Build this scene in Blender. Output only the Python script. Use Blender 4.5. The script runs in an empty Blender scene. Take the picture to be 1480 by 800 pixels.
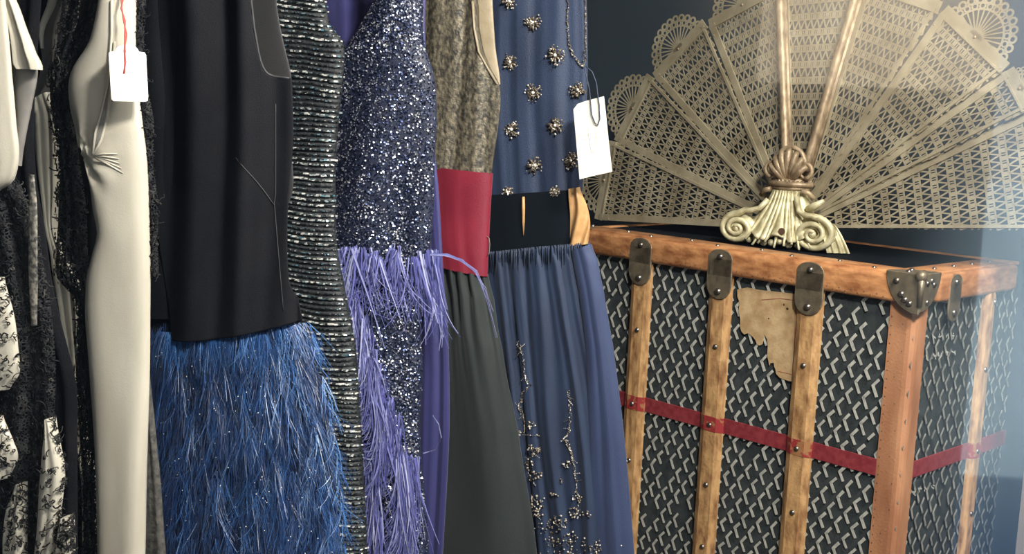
import bpy, math, random
from mathutils import Vector, Matrix, noise
random.seed(7)
R=random.random
def U(a,b): return a+(b-a)*random.random()
sc=bpy.context.scene
COL=sc.collection
# ------------------------------------------------------------------ camera
F=1729.4; PITCH=.1406; ROLL=.0436; CZ=1.35
CAM=Vector((0,0,CZ))
_fw=Vector((0,math.cos(PITCH),-math.sin(PITCH)))
_r0=Vector((1,0,0)); _u0=Vector((0,math.sin(PITCH),math.cos(PITCH)))
_r=_r0*math.cos(ROLL)+_u0*math.sin(ROLL); _u=-_r0*math.sin(ROLL)+_u0*math.cos(ROLL)
cd=bpy.data.cameras.new('camera'); cam=bpy.data.objects.new('camera',cd); COL.objects.link(cam)
cd.sensor_width=36; cd.lens=F*36/1480; cd.clip_start=.02
cam.matrix_world=Matrix(((_r.x,_u.x,-_fw.x,0),(_r.y,_u.y,-_fw.y,0),(_r.z,_u.z,-_fw.z,CZ),(0,0,0,1)))
sc.camera=cam
# ------------------------------------------------------------------ world, sun, lamps, exposure
w=bpy.data.worlds.new('sky'); sc.world=w; w.use_nodes=True
nt=w.node_tree; nt.nodes.clear()
tc=nt.nodes.new('ShaderNodeTexCoord'); sx=nt.nodes.new('ShaderNodeSeparateXYZ'); rp=nt.nodes.new('ShaderNodeValToRGB')
bg=nt.nodes.new('ShaderNodeBackground'); ow=nt.nodes.new('ShaderNodeOutputWorld')
rp.color_ramp.elements[0].position=.0; rp.color_ramp.elements[0].color=(.62,.76,.90,1)
rp.color_ramp.elements[1].position=.9; rp.color_ramp.elements[1].color=(.34,.52,.80,1)
nt.links.new(tc.outputs['Generated'],sx.inputs[0]); nt.links.new(sx.outputs['Z'],rp.inputs[0])
nt.links.new(rp.outputs[0],bg.inputs[0]); bg.inputs[1].default_value=2.2; nt.links.new(bg.outputs[0],ow.inputs[0])
def lamp(name,typ,loc,target,energy,color=(1,1,1),size=.3,angle=None,spot=None,sy=None):
    d=bpy.data.lights.new(name,typ); o=bpy.data.objects.new(name,d); COL.objects.link(o)
    o.location=loc; d.energy=energy; d.color=color
    if typ=='AREA':
        d.size=size
        if sy: d.shape='RECTANGLE'; d.size_y=sy
    elif typ=='SUN': d.angle=angle or .01
    else: d.shadow_soft_size=size
    if spot: d.spot_size=spot; d.spot_blend=.6
    o.rotation_euler=(Vector(target)-Vector(loc)).to_track_quat('-Z','Y').to_euler()
    return o
lamp('sun','SUN',(0,6,8),(1.5,0,2),24,(1,.86,.68),angle=.01)
lamp('ceiling_spot_garments','AREA',(.55,.6,2.3),(-.35,1.7,1.2),66,(1,.95,.88),.22)
lamp('ceiling_spot_trunk','AREA',(1.15,.95,2.55),(.6,2.5,.95),60,(1,.95,.87),.3)
sc.view_settings.view_transform='Standard'; sc.view_settings.look='None'; sc.view_settings.gamma=1
sc.view_settings.exposure=0.0; sc.view_settings.use_curve_mapping=False
# ------------------------------------------------------------------ helpers
class MB:
    def __init__(s): s.v=[]; s.f=[]; s.t=[]; s.tint=0.
    def add(s,vs,fs):
        n=len(s.v); s.v+= [tuple(a) for a in vs]; s.f+=[tuple(n+i for i in f) for f in fs]; s.t+=[s.tint]*len(vs)
    def box(s,c,ax,ay,az):   # centre and three half-axis vectors
        c=Vector(c); ax,ay,az=Vector(ax),Vector(ay),Vector(az)
        vs=[c+i*ax+j*ay+k*az for i in(-1,1) for j in(-1,1) for k in(-1,1)]
        s.add(vs,[(0,1,3,2),(4,6,7,5),(0,4,5,1),(2,3,7,6),(0,2,6,4),(1,5,7,3)])
    def bar(s,p,q,wd,n,th):  # flat bar from p to q, width wd, normal n
        p,q=Vector(p),Vector(q); d=q-p
        if d.length<1e-6: return
        side=d.normalized().cross(Vector(n)).normalized()
        s.box((p+q)/2,d/2,side*wd/2,Vector(n)*th/2)
    def tube(s,pts,rad,n=8,cap=True):
        pts=[Vector(p) for p in pts]; N=len(pts)
        if not hasattr(rad,'__len__'): rad=[rad]*N
        vs=[]; fs=[]; prev=None
        for i,p in enumerate(pts):
            t=(pts[min(i+1,N-1)]-pts[max(i-1,0)]).normalized()
            if prev is None:
                h=Vector((0,0,1)) if abs(t.z)<.9 else Vector((1,0,0)); x=t.cross(h).normalized()
            else: x=(prev-t*prev.dot(t)).normalized()
            prev=x; y=t.cross(x)
            for k in range(n):
                a=2*math.pi*k/n; vs.append(p+(x*math.cos(a)+y*math.sin(a))*rad[i])
        for i in range(N-1):
            for k in range(n): fs.append((i*n+k,i*n+(k+1)%n,(i+1)*n+(k+1)%n,(i+1)*n+k))
        if cap: fs.append(tuple(range(n))[::-1]); fs.append(tuple((N-1)*n+k for k in range(n)))
        s.add(vs,fs)
    def ball(s,c,r,nrm=None,seg=8,ring=4,dome=False,flat=1.):
        c=Vector(c); z=Vector(nrm or (0,0,1)).normalized(); x=z.orthogonal().normalized(); y=z.cross(x)
        vs=[];fs=[]
        lo=0 if dome else -math.pi/2
        for j in range(ring+1):
            la=lo+(math.pi/2-lo)*j/ring
            for k in range(seg):
                a=2*math.pi*k/seg; vs.append(c+(x*math.cos(a)+y*math.sin(a))*r*math.cos(la)*(.999 if j<ring else 1)+z*r*flat*math.sin(la))
        for j in range(ring):
            for k in range(seg): fs.append((j*seg+k,j*seg+(k+1)%seg,(j+1)*seg+(k+1)%seg,(j+1)*seg+k))
        s.add(vs,fs)
    def prism(s,poly,n,th):  # planar polygon pts extruded by th along n
        n=Vector(n)*th; P=[Vector(p) for p in poly]; N=len(P)
        s.add(P+[p+n for p in P],[tuple(range(N))[::-1],tuple(range(N,2*N))]+[(i,(i+1)%N,N+(i+1)%N,N+i) for i in range(N)])
    def ribbon(s,pts,wid,side,tint):
        s.tint=tint; N=len(pts); vs=[];
        for i,p in enumerate(pts):
            w=wid*(1-.75*i/(N-1)); vs+= [p-side*w/2,p+side*w/2]
        s.add(vs,[(2*i,2*i+1,2*i+3,2*i+2) for i in range(N-1)])
    def build(s,name,mat,parent=None,smooth=True,kind=None,label=None,mods=None):
        m=bpy.data.meshes.new(name); m.from_pydata(s.v,[],s.f); m.validate()
        if smooth:
            m.polygons.foreach_set('use_smooth',[True]*len(m.polygons))
        if any(s.t) and len(m.vertices)==len(s.t):
            a=m.attributes.new('tint','FLOAT','POINT'); a.data.foreach_set('value',s.t)
        m.materials.append(mat); m.update()
        o=bpy.data.objects.new(name,m); COL.objects.link(o)
        if parent: o.parent=parent; o.matrix_parent_inverse=Matrix.Translation(-parent.location) if False else Matrix.Translation(-wloc(parent))
        if kind: o['kind']=kind
        if label: o['label']=label
        return o
def wloc(o):
    l=Vector(o.location)
    if o.parent: l=Vector((0,0,0)) if o.type=='MESH' else l
    return l
def thing(name,label,cat,loc,group=None):
    o=bpy.data.objects.new(name,None); COL.objects.link(o); o.location=loc; o.empty_display_size=.05
    o['label']=label; o['category']=cat
    if group: o['group']=group
    return o
def tag(o,label,cat,group=None):
    o['label']=label; o['category']=cat
    if group: o['group']=group
def bevel(o,wd=.004,seg=2):
    m=o.modifiers.new('b','BEVEL'); m.width=wd; m.segments=seg; m.limit_method='ANGLE'; m.angle_limit=.6
    return o
# pixel ray -> point on plane
def ray(x,y): return _fw+_r*((x-740)/F)-_u*((y-400)/F)
PHI=.35; PN=Vector((math.sin(PHI),math.cos(PHI),0)); PA=Vector((math.cos(PHI),-math.sin(PHI),0))
def hitD(x,y,D):
    d=ray(x,y); k=D/(d.dot(PN)); p=d*k; return (p.dot(PA),p.z+CZ)
def uz(u,z,D): v=PA*u+PN*D; return Vector((v.x,v.y,z))
# ------------------------------------------------------------------ materials
def mat(name,col,rough=.6,metal=0.,col2=None,nscale=20,nstretch=(1,1,1),bump=0.,bscale=200,bstretch=(1,1,1),sheen=0.,tint=None,spec=.5,alpha=None,detail=4,ramp=(.35,.65),aniso=0,coat=0,weave=0):
    m=bpy.data.materials.new(name); m.use_nodes=True; t=m.node_tree; N=t.nodes; L=t.links
    b=N['Principled BSDF']; b.inputs['Base Color'].default_value=(*col,1); b.inputs['Roughness'].default_value=rough
    b.inputs['Metallic'].default_value=metal; b.inputs['Specular IOR Level'].default_value=spec
    b.inputs['Sheen Weight'].default_value=sheen; b.inputs['Sheen Roughness'].default_value=.4; b.inputs['Coat Weight'].default_value=coat
    tcn=N.new('ShaderNodeTexCoord')
    def nz(scale,stretch,det=detail):
        mp=N.new('ShaderNodeMapping'); mp.inputs['Scale'].default_value=stretch; L.new(tcn.outputs['Object'],mp.inputs[0])
        n=N.new('ShaderNodeTexNoise'); n.inputs['Scale'].default_value=scale; n.inputs['Detail'].default_value=det; L.new(mp.outputs[0],n.inputs['Vector']); return n
    if tint:
        at=N.new('ShaderNodeAttribute'); at.attribute_name='tint'; cr=N.new('ShaderNodeValToRGB'); e=cr.color_ramp.elements
        while len(e)<len(tint): e.new(.5)
        for i,(p,c) in enumerate(tint): e[i].position=p; e[i].color=(*c,1)
        L.new(at.outputs['Fac'],cr.inputs[0]); L.new(cr.outputs[0],b.inputs['Base Color'])
    elif col2:
        n=nz(nscale,nstretch); cr=N.new('ShaderNodeValToRGB'); e=cr.color_ramp.elements
        e[0].position,e[1].position=ramp; e[0].color=(*col,1); e[1].color=(*col2,1)
        L.new(n.outputs[0],cr.inputs[0]); L.new(cr.outputs[0],b.inputs['Base Color'])
    if bump:
        n=nz(bscale,bstretch,3); bp=N.new('ShaderNodeBump'); bp.inputs['Strength'].default_value=bump; bp.inputs['Distance'].default_value=.002
        L.new(n.outputs[0],bp.inputs['Height']); L.new(bp.outputs[0],b.inputs['Normal'])
    if alpha:   # openwork: holes where a cell pattern falls below a threshold
        v=N.new('ShaderNodeTexVoronoi'); v.feature='DISTANCE_TO_EDGE'; v.inputs['Scale'].default_value=alpha[0]; L.new(tcn.outputs['Object'],v.inputs['Vector'])
        n2=nz(alpha[2],(1,1,1),2)
        th=N.new('ShaderNodeMath'); th.operation='MULTIPLY'; L.new(n2.outputs[0],th.inputs[0]); th.inputs[1].default_value=alpha[1]*2
        lt=N.new('ShaderNodeMath'); lt.operation='LESS_THAN'; L.new(v.outputs['Distance'],lt.inputs[0]); L.new(th.outputs[0],lt.inputs[1])
        L.new(lt.outputs[0],b.inputs['Alpha'])
    return m
M={}
M['satin']=mat('champagne_satin',(.44,.41,.33),.38,0,(.52,.49,.40),26,(1,1,.25),.10,500,sheen=.2)
M['satin_grey']=mat('grey_shaded_satin',(.17,.16,.15),.5,0,(.22,.21,.19),30,bump=.1)  # satin darkened to carry shade; also colours the thread loop
M['lace']=mat('black_lace',(.008,.009,.011),.7,0,(.030,.030,.030),60,bump=.9,bscale=160,alpha=(230,.13,30),spec=.2)
M['lace_cord']=mat('black_lace_cord',(.015,.015,.018),.6,0,spec=.2,tint=[(0,(.003,.0035,.005)),(.75,(.012,.012,.013)),(1,(.07,.067,.06))])
M['gap_shade']=mat('black_gap_shade',(.003,.0035,.005),.9,0,(.007,.007,.009),25,bump=.4,bscale=300,spec=.15)  # near-black: deep shade between the satin pieces is put into the colour
M['black']=mat('black_crepe',(.0055,.006,.0085),.7,0,(.008,.0085,.011),15,bump=.35,bscale=900,spec=.18)
M['charcoal']=mat('charcoal_lining',(.03,.03,.031),.6,0,bump=.2,bscale=600)
M['velvet']=mat('black_velvet',(.004,.0065,.010),.9,spec=.1)  # bluish cast of the window veil is put into this black
M['navybase']=mat('navy_skirt_net',(.002,.005,.015),.9)
M['bluefeather']=mat('blue_feather',(0,0,0),.38,0,tint=[(0,(.003,.010,.045)),(.4,(.010,.042,.15)),(.75,(.035,.13,.38)),(.9,(.10,.26,.55)),(1,(.42,.54,.75))],sheen=.3)
M['bluefeather'].node_tree.nodes['Principled BSDF'].inputs['Specular IOR Level'].default_value=.8
M['perifeather']=mat('periwinkle_feather',(0,0,0),.42,0,tint=[(0,(.06,.065,.21)),(.4,(.14,.15,.44)),(.75,(.28,.30,.62)),(1,(.58,.60,.82))],sheen=.2)
M['bead_ground']=mat('black_beaded_knit',(.005,.006,.008),.6,0,(.014,.018,.020),120,bump=.8,bscale=260)
M['bead']=mat('beads',(.5,.5,.5),.3,.45,tint=[(0,(.012,.016,.018)),(.35,(.05,.065,.07)),(.55,(.22,.26,.25)),(.64,(.08,.22,.30)),(.72,(.60,.62,.58)),(1,(1,.97,.90))])
M['sequin_ground']=mat('navy_sequin_cloth',(.010,.014,.035),.6,0,(.016,.022,.05),60,bump=.3)
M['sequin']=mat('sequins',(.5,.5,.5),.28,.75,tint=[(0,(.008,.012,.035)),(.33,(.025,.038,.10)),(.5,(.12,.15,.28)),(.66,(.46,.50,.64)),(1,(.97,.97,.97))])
M['indigo']=mat('indigo_satin',(.030,.030,.115),.5,0,(.045,.045,.16),12,(1,1,.3),.15,300,sheen=.3)
M['goldlace']=mat('gold_brown_lace',(.045,.042,.034),.5,.25,(.21,.18,.12),170,(1,1,.55),1.0,170,detail=6,ramp=(.38,.68))
M['tan']=mat('tan_binding',(.26,.21,.13),.5,0,(.33,.27,.18),40,bump=.2)
M['red']=mat('red_satin',(.17,.012,.026),.4,0,(.22,.018,.036),10,bump=.15,bscale=400,sheen=.2)
M['green']=mat('dark_green_chiffon',(.008,.013,.013),.7,0,(.013,.019,.018),14,(1,1,.3),.2,500,sheen=.5)
M['navy']=mat('navy_tulle',(.010,.021,.052),.6,0,(.014,.030,.072),20,(1,1,.3),.4,700,sheen=.3)
M['navy_light']=mat('slate_blue_tulle',(.026,.042,.105),.62,0,(.034,.053,.125),20,(1,1,.3),.35,700,sheen=.35)
M['amber']=mat('amber_satin',(.42,.22,.08),.35,0,(.62,.38,.17),30,bump=.3,bscale=150)
M['card']=mat('cream_card',(.82,.80,.72),.6,bump=.05)
M['cardwhite']=mat('white_card',(.88,.86,.80),.6,bump=.05)
M['ink']=mat('faint_ink',(.55,.54,.52),.7)
M['cord']=mat('navy_cord',(.035,.045,.08),.6)
M['redstring']=mat('red_string',(.50,.07,.06),.7)
M['wood']=mat('honey_wood_slat',(.22,.10,.04),.5,0,(.60,.36,.155),70,(1,1,.35),.5,140,detail=8,ramp=(.30,.62),coat=.15)
M['rail']=mat('orange_brown_rail',(.24,.085,.03),.45,0,(.56,.27,.11),26,(1,1,3),.5,120,detail=8,ramp=(.28,.66),coat=.15)
M['leather']=mat('worn_tan_leather',(.32,.13,.06),.5,0,(.56,.28,.14),22,(1,1,.3),.4,200,detail=7,ramp=(.3,.7),coat=.1)
M['leather_dark']=mat('dark_leather',(.05,.028,.018),.55,0,(.10,.055,.03),30,bump=.4)
M['canvas']=mat('dark_grey_canvas',(.018,.026,.028),.8,0,(.040,.050,.052),45,bump=.5,bscale=700)
M['print']=mat('off_white_print',(.34,.35,.31),.7,0,(.52,.52,.46),90,bump=.2)
M['band']=mat('red_painted_band',(.20,.018,.026),.6,0,(.28,.04,.045),80,bump=.3,bscale=400)
M['iron']=mat('aged_brass_plate',(.17,.14,.10),.45,.6,(.28,.23,.15),50,bump=.35,bscale=200)
M['rivet']=mat('steel_rivet',(.30,.28,.25),.3,.9,(.12,.10,.08),90)
M['paper']=mat('torn_paper',(.40,.26,.12),.8,0,(.58,.41,.22),35,bump=.3,bscale=200,detail=8)
M['redline']=mat('red_border_print',(.32,.09,.05),.8)
M['brass']=mat('aged_brass',(.28,.24,.155),.48,.45,(.44,.395,.275),14,bump=.3,bscale=150)
M['brass_dark']=mat('brown_brass',(.17,.12,.07),.5,.35,(.38,.29,.18),60,(1,1,.6),.5,120)
M['castbrass']=mat('cast_brass',(.36,.32,.18),.5,.25,(.66,.62,.40),45,bump=.5,bscale=90)
M['wall']=mat('dark_blue_wall',(.026,.040,.054),.75,0,(.030,.046,.062),3,bump=.1,bscale=60)
M['wallside']=mat('slate_wall',(.04,.045,.05),.8)
M['ceil']=mat('ceiling_paint',(.35,.34,.32),.9)
M['floor']=mat('dark_boards',(.06,.045,.035),.5,0,(.09,.065,.045),6,(1,8,1))
M['stone']=mat('pale_stone_facade',(.36,.30,.23),.9,0,(.43,.37,.29),3)
M['dark']=mat('dark_shopfront',(.012,.013,.015),.7)
M['pave']=mat('grey_pavement',(.30,.46,.60),.8,0,(.34,.51,.66),2)
M['white']=mat('white_paint',(.8,.8,.78),.5)
M['chrome']=mat('steel_rail',(.5,.5,.5),.25,1)
M['hangwood']=mat('hanger_wood',(.30,.17,.08),.4)
# ------------------------------------------------------------------ trunk frame of reference
C0=Vector((.769,2.2498,CZ-.3377)); TH=.81; TA=Vector((-math.cos(TH),math.sin(TH),0)); TB=Vector((math.sin(TH),math.cos(TH),0)); Z=Vector((0,0,1))
def T(s,d,z): return C0+TA*s+TB*d+Z*z
TWID=.9; TDEP=.4521; THH=.332; RH=.055; BOT=-.93
# ------------------------------------------------------------------ setting
def slab(name,poly,z0,z1,m):
    b=MB(); b.prism([(x,y,z0) for x,y in poly],(0,0,1),z1-z0); o=b.build(name,m,smooth=False); o['kind']='structure'; return o
FY=.42
slab('floor',[(-2,FY),(2.9,FY),(2.9,5.2),(-2,5.2)],-.1,0,M['floor'])
slab('ceiling',[(-2,FY-1.3),(2.9,FY-1.3),(2.9,5.3),(-2,5.3)],2.75,2.95,M['ceil'])  # overhang past the window is added, unseen, to shade the dark street block
q0=T(-1.75,.60,0); q1=T(3.5,.60,0)
slab('wall_back',[(q0.x,q0.y),(q1.x,q1.y),(q1.x+TB.x*.1,q1.y+TB.y*.1),(q0.x+TB.x*.1,q0.y+TB.y*.1)],0,2.75,M['wall'])
slab('wall_left',[(-2.1,FY),(-2,FY),(-2,5.3),(-2.1,5.3)],0,2.75,M['wallside'])
slab('wall_far',[(-2,5.2),(2.9,5.2),(2.9,5.3),(-2,5.3)],0,2.75,M['wall'])
slab('wall_right',[(2.9,FY),(3,FY),(3,5.3),(2.9,5.3)],0,2.75,M['wallside'])
b=MB()
for x0,x1,z0,z1 in ((-2.1,-1.5,0,2.75),(1.7,3.0,0,2.75),(-1.5,1.7,0,.25),(-1.5,1.7,2.5,2.75)):
    b.box(((x0+x1)/2,FY-.06,(z0+z1)/2),((x1-x0)/2,0,0),(0,.06,0),(0,0,(z1-z0)/2))
o=b.build('wall_front',M['dark'],smooth=False); o['kind']='structure'
gm=bpy.data.materials.new('window_glass'); gm.use_nodes=True; t=gm.node_tree; t.nodes.clear()
no=t.nodes.new('ShaderNodeOutputMaterial'); mx=t.nodes.new('ShaderNodeMixShader'); tr=t.nodes.new('ShaderNodeBsdfTransparent'); gl=t.nodes.new('ShaderNodeBsdfGlossy'); fr=t.nodes.new('ShaderNodeFresnel')
fr.inputs[0].default_value=1.45; gl.inputs['Roughness'].default_value=.02
ml=t.nodes.new('ShaderNodeMath'); ml.operation='MULTIPLY'; ml.inputs[1].default_value=4.4
t.links.new(fr.outputs[0],ml.inputs[0]); t.links.new(ml.outputs[0],mx.inputs[0]); g2_=t.nodes.new('ShaderNodeBsdfGlossy'); g2_.distribution='BECKMANN'; g2_.inputs['Roughness'].default_value=.17; m2=t.nodes.new('ShaderNodeMixShader'); m2.inputs[0].default_value=.55; t.links.new(gl.outputs[0],m2.inputs[1]); t.links.new(g2_.outputs[0],m2.inputs[2])
t.links.new(tr.outputs[0],mx.inputs[1]); t.links.new(m2.outputs[0],mx.inputs[2]); t.links.new(mx.outputs[0],no.inputs[0])
b=MB(); b.add([(-1.5,FY-.06,.25),(1.7,FY-.06,.25),(1.7,FY-.06,2.5),(-1.5,FY-.06,2.5)],[(0,1,2,3)])
o=b.build('window_1',gm,smooth=False); o['kind']='structure'
# street behind the photographer
b=MB(); b.box((0,-14.8,-.06),(16,0,0),(0,15,0),(0,0,.06)); o=b.build('ground_street',M['pave'],smooth=False); o['kind']='structure'
b=MB()
b.box((-5.9,-1.9,2),(6.37,0,0),(0,.2,0),(0,0,2)); b.box((.71,-1.9,.71),(.24,0,0),(0,.2,0),(0,0,.71))
o=b.build('reflection_blocker',M['dark'],smooth=False); o['kind']='structure'  # added unseen blocks that keep the bright street out of the pane's reflection
b=MB(); b.box((-2.6,-15,5.0),(8.6,0,0),(0,.4,0),(0,0,3.2)); o=b.build('wall_facade',M['stone'],smooth=False); o['kind']='structure'
b=MB(); b.box((-2.6,-15,.9),(8.6,0,0),(0,.3,0),(0,0,.9)); o=b.build('wall_shopfront',M['dark'],smooth=False); o['kind']='structure'
# ------------------------------------------------------------------ TRUNK
trunk=thing('steamer_trunk','antique steamer trunk in chevron-printed grey canvas with wooden slats and red band','trunk',T(TWID/2,TDEP/2,BOT))
b=MB(); b.box(T(TWID/2,TDEP/2,(BOT+.02)/2+.0),TA*(TWID/2-.004),TB*(TDEP/2-.004),Z*((-BOT+.045)/2))
b.build('body',M['canvas'],trunk,smooth=False)
# chevron print
def chev(b,org,ax,ay,nrm,w,h,skip,sc_=1.):
    a_=.0375; bb=.054
    nx=int(w/a_*2)+1; ny=int(h/bb*2)+2
    for i in range(nx):
        for j in range(ny):
            if (i+j)%2: continue
            x=i*a_/2+.006; y=j*bb/2
            if x>w-.006 or y>h-.004 or y<.004: continue
            if R()<.03: continue
            jx=U(-.0008,.0008); jy=U(-.001,.001)
            k=Vector((x+jx,y+jy,0))
            def seg(p,q):
                wd=U(.0052,.0068)*sc_; 
                d=Vector((q[0]-p[0],q[1]-p[1])); 
                P0=org+ax*(k.x+p[0])+ay*(k.y+p[1])+nrm*.0006; Q0=org+ax*(k.x+q[0])+ay*(k.y+q[1])+nrm*.0006
                b.bar(P0,Q0,wd,nrm,.0006)
            if 0: pass
            seg((-.005,.001),(.008*U(.8,1.05),.0175*U(.8,1.05)))
            if R()>.04: seg((-.0055,.003),(.0052,-.0195*U(.8,1.05)))
b=MB(); chev(b,T(TWID,0,BOT),-TA,Z,-TB,TWID,-BOT-.005,0); b.build('chevron_print',M['print'],trunk,smooth=False,kind='stuff')
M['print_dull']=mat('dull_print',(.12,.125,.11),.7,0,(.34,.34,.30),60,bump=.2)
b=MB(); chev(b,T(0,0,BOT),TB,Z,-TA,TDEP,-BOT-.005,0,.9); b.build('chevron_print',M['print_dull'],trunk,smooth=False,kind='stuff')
# red band
def bandbox(c,ax,ay,az,name='red_band'):
    b=MB(); b.box(c,ax,ay,az); return b.build(name,M['band'],trunk,smooth=False)
bandbox(T(TWID/2+.022,-.0012,-THH),TA*(TWID/2-.025),TB*.0016,Z*.0165)
bandbox(T(-.0012,TDEP/2+.02,-THH),TB*(TDEP/2-.022),TA*.0016,Z*.0165)
# rails (rounded rectangular section)
def rail(name,p,q,out,hh,m,th=.016):
    p,q=Vector(p),Vector(q); b=MB(); c=(p+q)/2; b.box(c,(q-p)/2,Vector(out)*th,Z*hh); o=b.build(name,m,trunk); bevel(o,.009,3); return o
rz=RH/2
rail('top_rail',T(.035,-.002,rz),T(TWID-.03,-.002,rz),TB,RH/2,M['rail'],.014)
rail('top_rail',T(-.002,.06,rz),T(-.002,TDEP-.05,rz),TA,RH/2,M['rail'],.014)
rail('top_rail',T(TWID,.03,rz),T(TWID,TDEP-.03,rz),TA,RH/2,M['rail'],.014)
rail('top_rail',T(.03,TDEP,rz),T(TWID-.03,TDEP,rz),TB,RH/2,M['rail'],.014)
b=MB(); b.box(T(TWID/2,.035,RH-.001),TA*(TWID/2-.01),TB*.034,Z*.004); bevel(b.build('top_border',M['rail'],trunk),.003)
b=MB(); b.box(T(.035,TDEP/2,RH-.0014),TA*.034,TB*(TDEP/2-.01),Z*.004); bevel(b.build('top_border',M['rail'],trunk),.003)
b=MB(); b.box(T(TWID/2,TDEP/2,RH-.008),TA*(TWID/2-.02),TB*(TDEP/2-.02),Z*.006); b.build('lid_panel',M['velvet'],trunk,smooth=False)
# bottom rails
rail('bottom_rail',T(.03,0,BOT+.03),T(TWID-.03,0,BOT+.03),TB,.028,M['rail'])
rail('bottom_rail',T(0,.03,BOT+.03),T(0,TDEP-.03,BOT+.03),TA,.028,M['rail'])
# corner posts: L of worn leather
for (s0,sg,d0,dg) in ((0,1,0,1),(TWID,-1,0,1)):
    b=MB(); hz=(-BOT+.01)/2
    prof=[(.050,-.003),(.012,-.004),(.004,-.0025),(-.0025,.004),(-.004,.012),(-.003,.044),(.002,.044),(.004,.004),(.050,.002)]
    b.prism([T(s0+sg*x,d0+dg*y,BOT) for x,y in prof],Z,-BOT+.006)
    o=b.build('corner_post',M['leather'],trunk,smooth=False)
# slats with plates and rivets
rivm=MB(); rivm.ball((0,0,0),.0062,(0,0,1),10,4,True,.8); rivmesh=None
def rivet(p,n,parent=trunk,r=1.):
    global rivmesh
    if rivmesh is None:
        m=bpy.data.meshes.new('rivet'); m.from_pydata(rivm.v,[],rivm.f); m.polygons.foreach_set('use_smooth',[True]*len(m.polygons)); m.materials.append(M['rivet']); rivmesh=m
    o=bpy.data.objects.new('rivet',rivmesh); COL.objects.link(o); o.parent=trunk
    o.matrix_basis=Matrix.Translation(Vector(p)-Vector(trunk.location)) @ Vector(n).to_track_quat('Z','Y').to_matrix().to_4x4() @ Matrix.Scale(r,4)
    return o
def slat(base,along,out,hw,z0,z1):
    b=MB(); th=.013
    prof=[(-hw,0),(-hw,th*.55),(-hw*.55,th),(hw*.55,th),(hw,th*.55),(hw,0)]
    b.prism([base+along*x+out*y+Z*z0 for x,y in prof],Z,z1-z0)
    o=b.build('slat',M['wood'],trunk,smooth=False)
    # painted band crossing the slat
    c=base+Z*(-THH)
    b=MB(); e=.0008
    pr=[(-hw-e,0),(-hw-e,th*.55+e*.5),(-hw*.55-e*.3,th+e),(hw*.55+e*.3,th+e),(hw+e,th*.55+e*.5),(hw+e,0)]
    b.prism([base+along*x+out*y+Z*(-THH-.0165) for x,y in pr],Z,.033)
    b.build('red_band',M['bandworn'],trunk,smooth=False)
    for zz in (-THH-.003,-THH*.42-.02,-THH*1.42,-THH*1.85,-THH*2.3): rivet(base+out*(th-.0005)+Z*zz+along*U(-.002,.002),out)
    return th
M['bandworn']=mat('worn_red_band',(.36,.17,.07),.6,0,(.30,.028,.03),70,bump=.3,detail=6,ramp=(.42,.5))
def plate(base,along,out,hw,z0,z1):
    b=MB(); o_=.0165
    pts=[]
    for k in range(9):
        a=math.pi*k/8; pts.append((math.cos(a)*hw,z1-hw*.6+math.sin(a)*hw*.6))
    for k in range(9):
        a=math.pi+math.pi*k/8; pts.append((math.cos(a)*hw,z0+hw+math.sin(a)*hw))
    b.prism([base+along*x+out*(o_-.004)+Z*y for x,y in pts],out,.004)
    b.box(base+out*(o_*.5)+Z*((RH+.0+.0)*.5-.012),along*hw*.93,out*o_*.5,Z*(RH*.5-.008))
    o=b.build('clasp_plate',M['iron'],trunk,smooth=False); bevel(o,.0012,1)
    rivet(base+out*o_+Z*(z1-.016),out,r=1.15); rivet(base+out*o_+Z*(z0+.018),out,r=1.25)
for k in (1,2,3):
    base=T(k*TWID/4,0,0); slat(base,TA,-TB,.0285,BOT+.05,.004); plate(base,TA,-TB,.033,-.055,RH)
base=T(0,.298,0); slat(base,TB,-TA,.022,BOT+.05,.02); 
rivet(base-TA*.013+Z*(-.018)+TB*.012,-TA)
plate(T(0,.125,0),TB,-TA,.024,-.042,RH-.002)
# corner caps
def cap(s0,sg):
    b=MB()
    def pt(x,y,z): return T(s0+sg*x,y,z)
    n=8; r=.070
    # front lobe, side lobe, top lobe: rounded plates, joined round the corner
    def lobe(fn,off):
        poly=[]
        for k in range(n+1):
            a=math.pi/2*k/n; poly.append((r*math.cos(a)*1.05,r*math.sin(a)))
        return [fn(x,y) for x,y in poly]+[fn(0,0)]
    zt=RH+.006
    b.prism(lobe(lambda x,y: pt(x-.016,-.018,zt-y*1.12),0),TB,.004)
    b.prism(lobe(lambda x,y: pt(-.018,x-.016,zt-y*1.05),0),TA*sg,.004)
    b.prism(lobe(lambda x,y: pt(x-.016,y-.016,zt-.004),0),Z,.004)
    o=b.build('corner_cap',M['iron'],trunk,smooth=False); bevel(o,.0015,1)
    b=MB(); b.tube([pt(-.016,-.016,zt-.002),pt(-.016,-.016,zt-.062)],[.007,.005],10); b.ball(pt(-.014,-.014,zt-.004),.012,seg=12,ring=8)
    b.build('corner_ridge',M['iron'],trunk)
    for x,z in ((.034,.018),(.022,.042),(.004,.058),(.014,.052)): rivet(pt(x,-.018,zt-z),-TB,r=1.05)
    if sg>0:
        for y,z in ((.004,.018),(.030,.022),(.008,.055),(.02,.014)): rivet(pt(-.018,y,zt-z),-TA,r=.95)
    for x,y in ((.02,.0),(.0,.02),(.03,.03)): rivet(pt(x,y,zt),Z,r=.9)
cap(0,1); cap(TWID,-1)
for k in range(9):
    rivet(T(.10+k*.095,.012+(.03 if k%2 else 0),RH+.003),Z,r=.75)
for k in range(4): rivet(T(.03,.12+k*.08,RH+.003),Z,r=.75)
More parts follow.
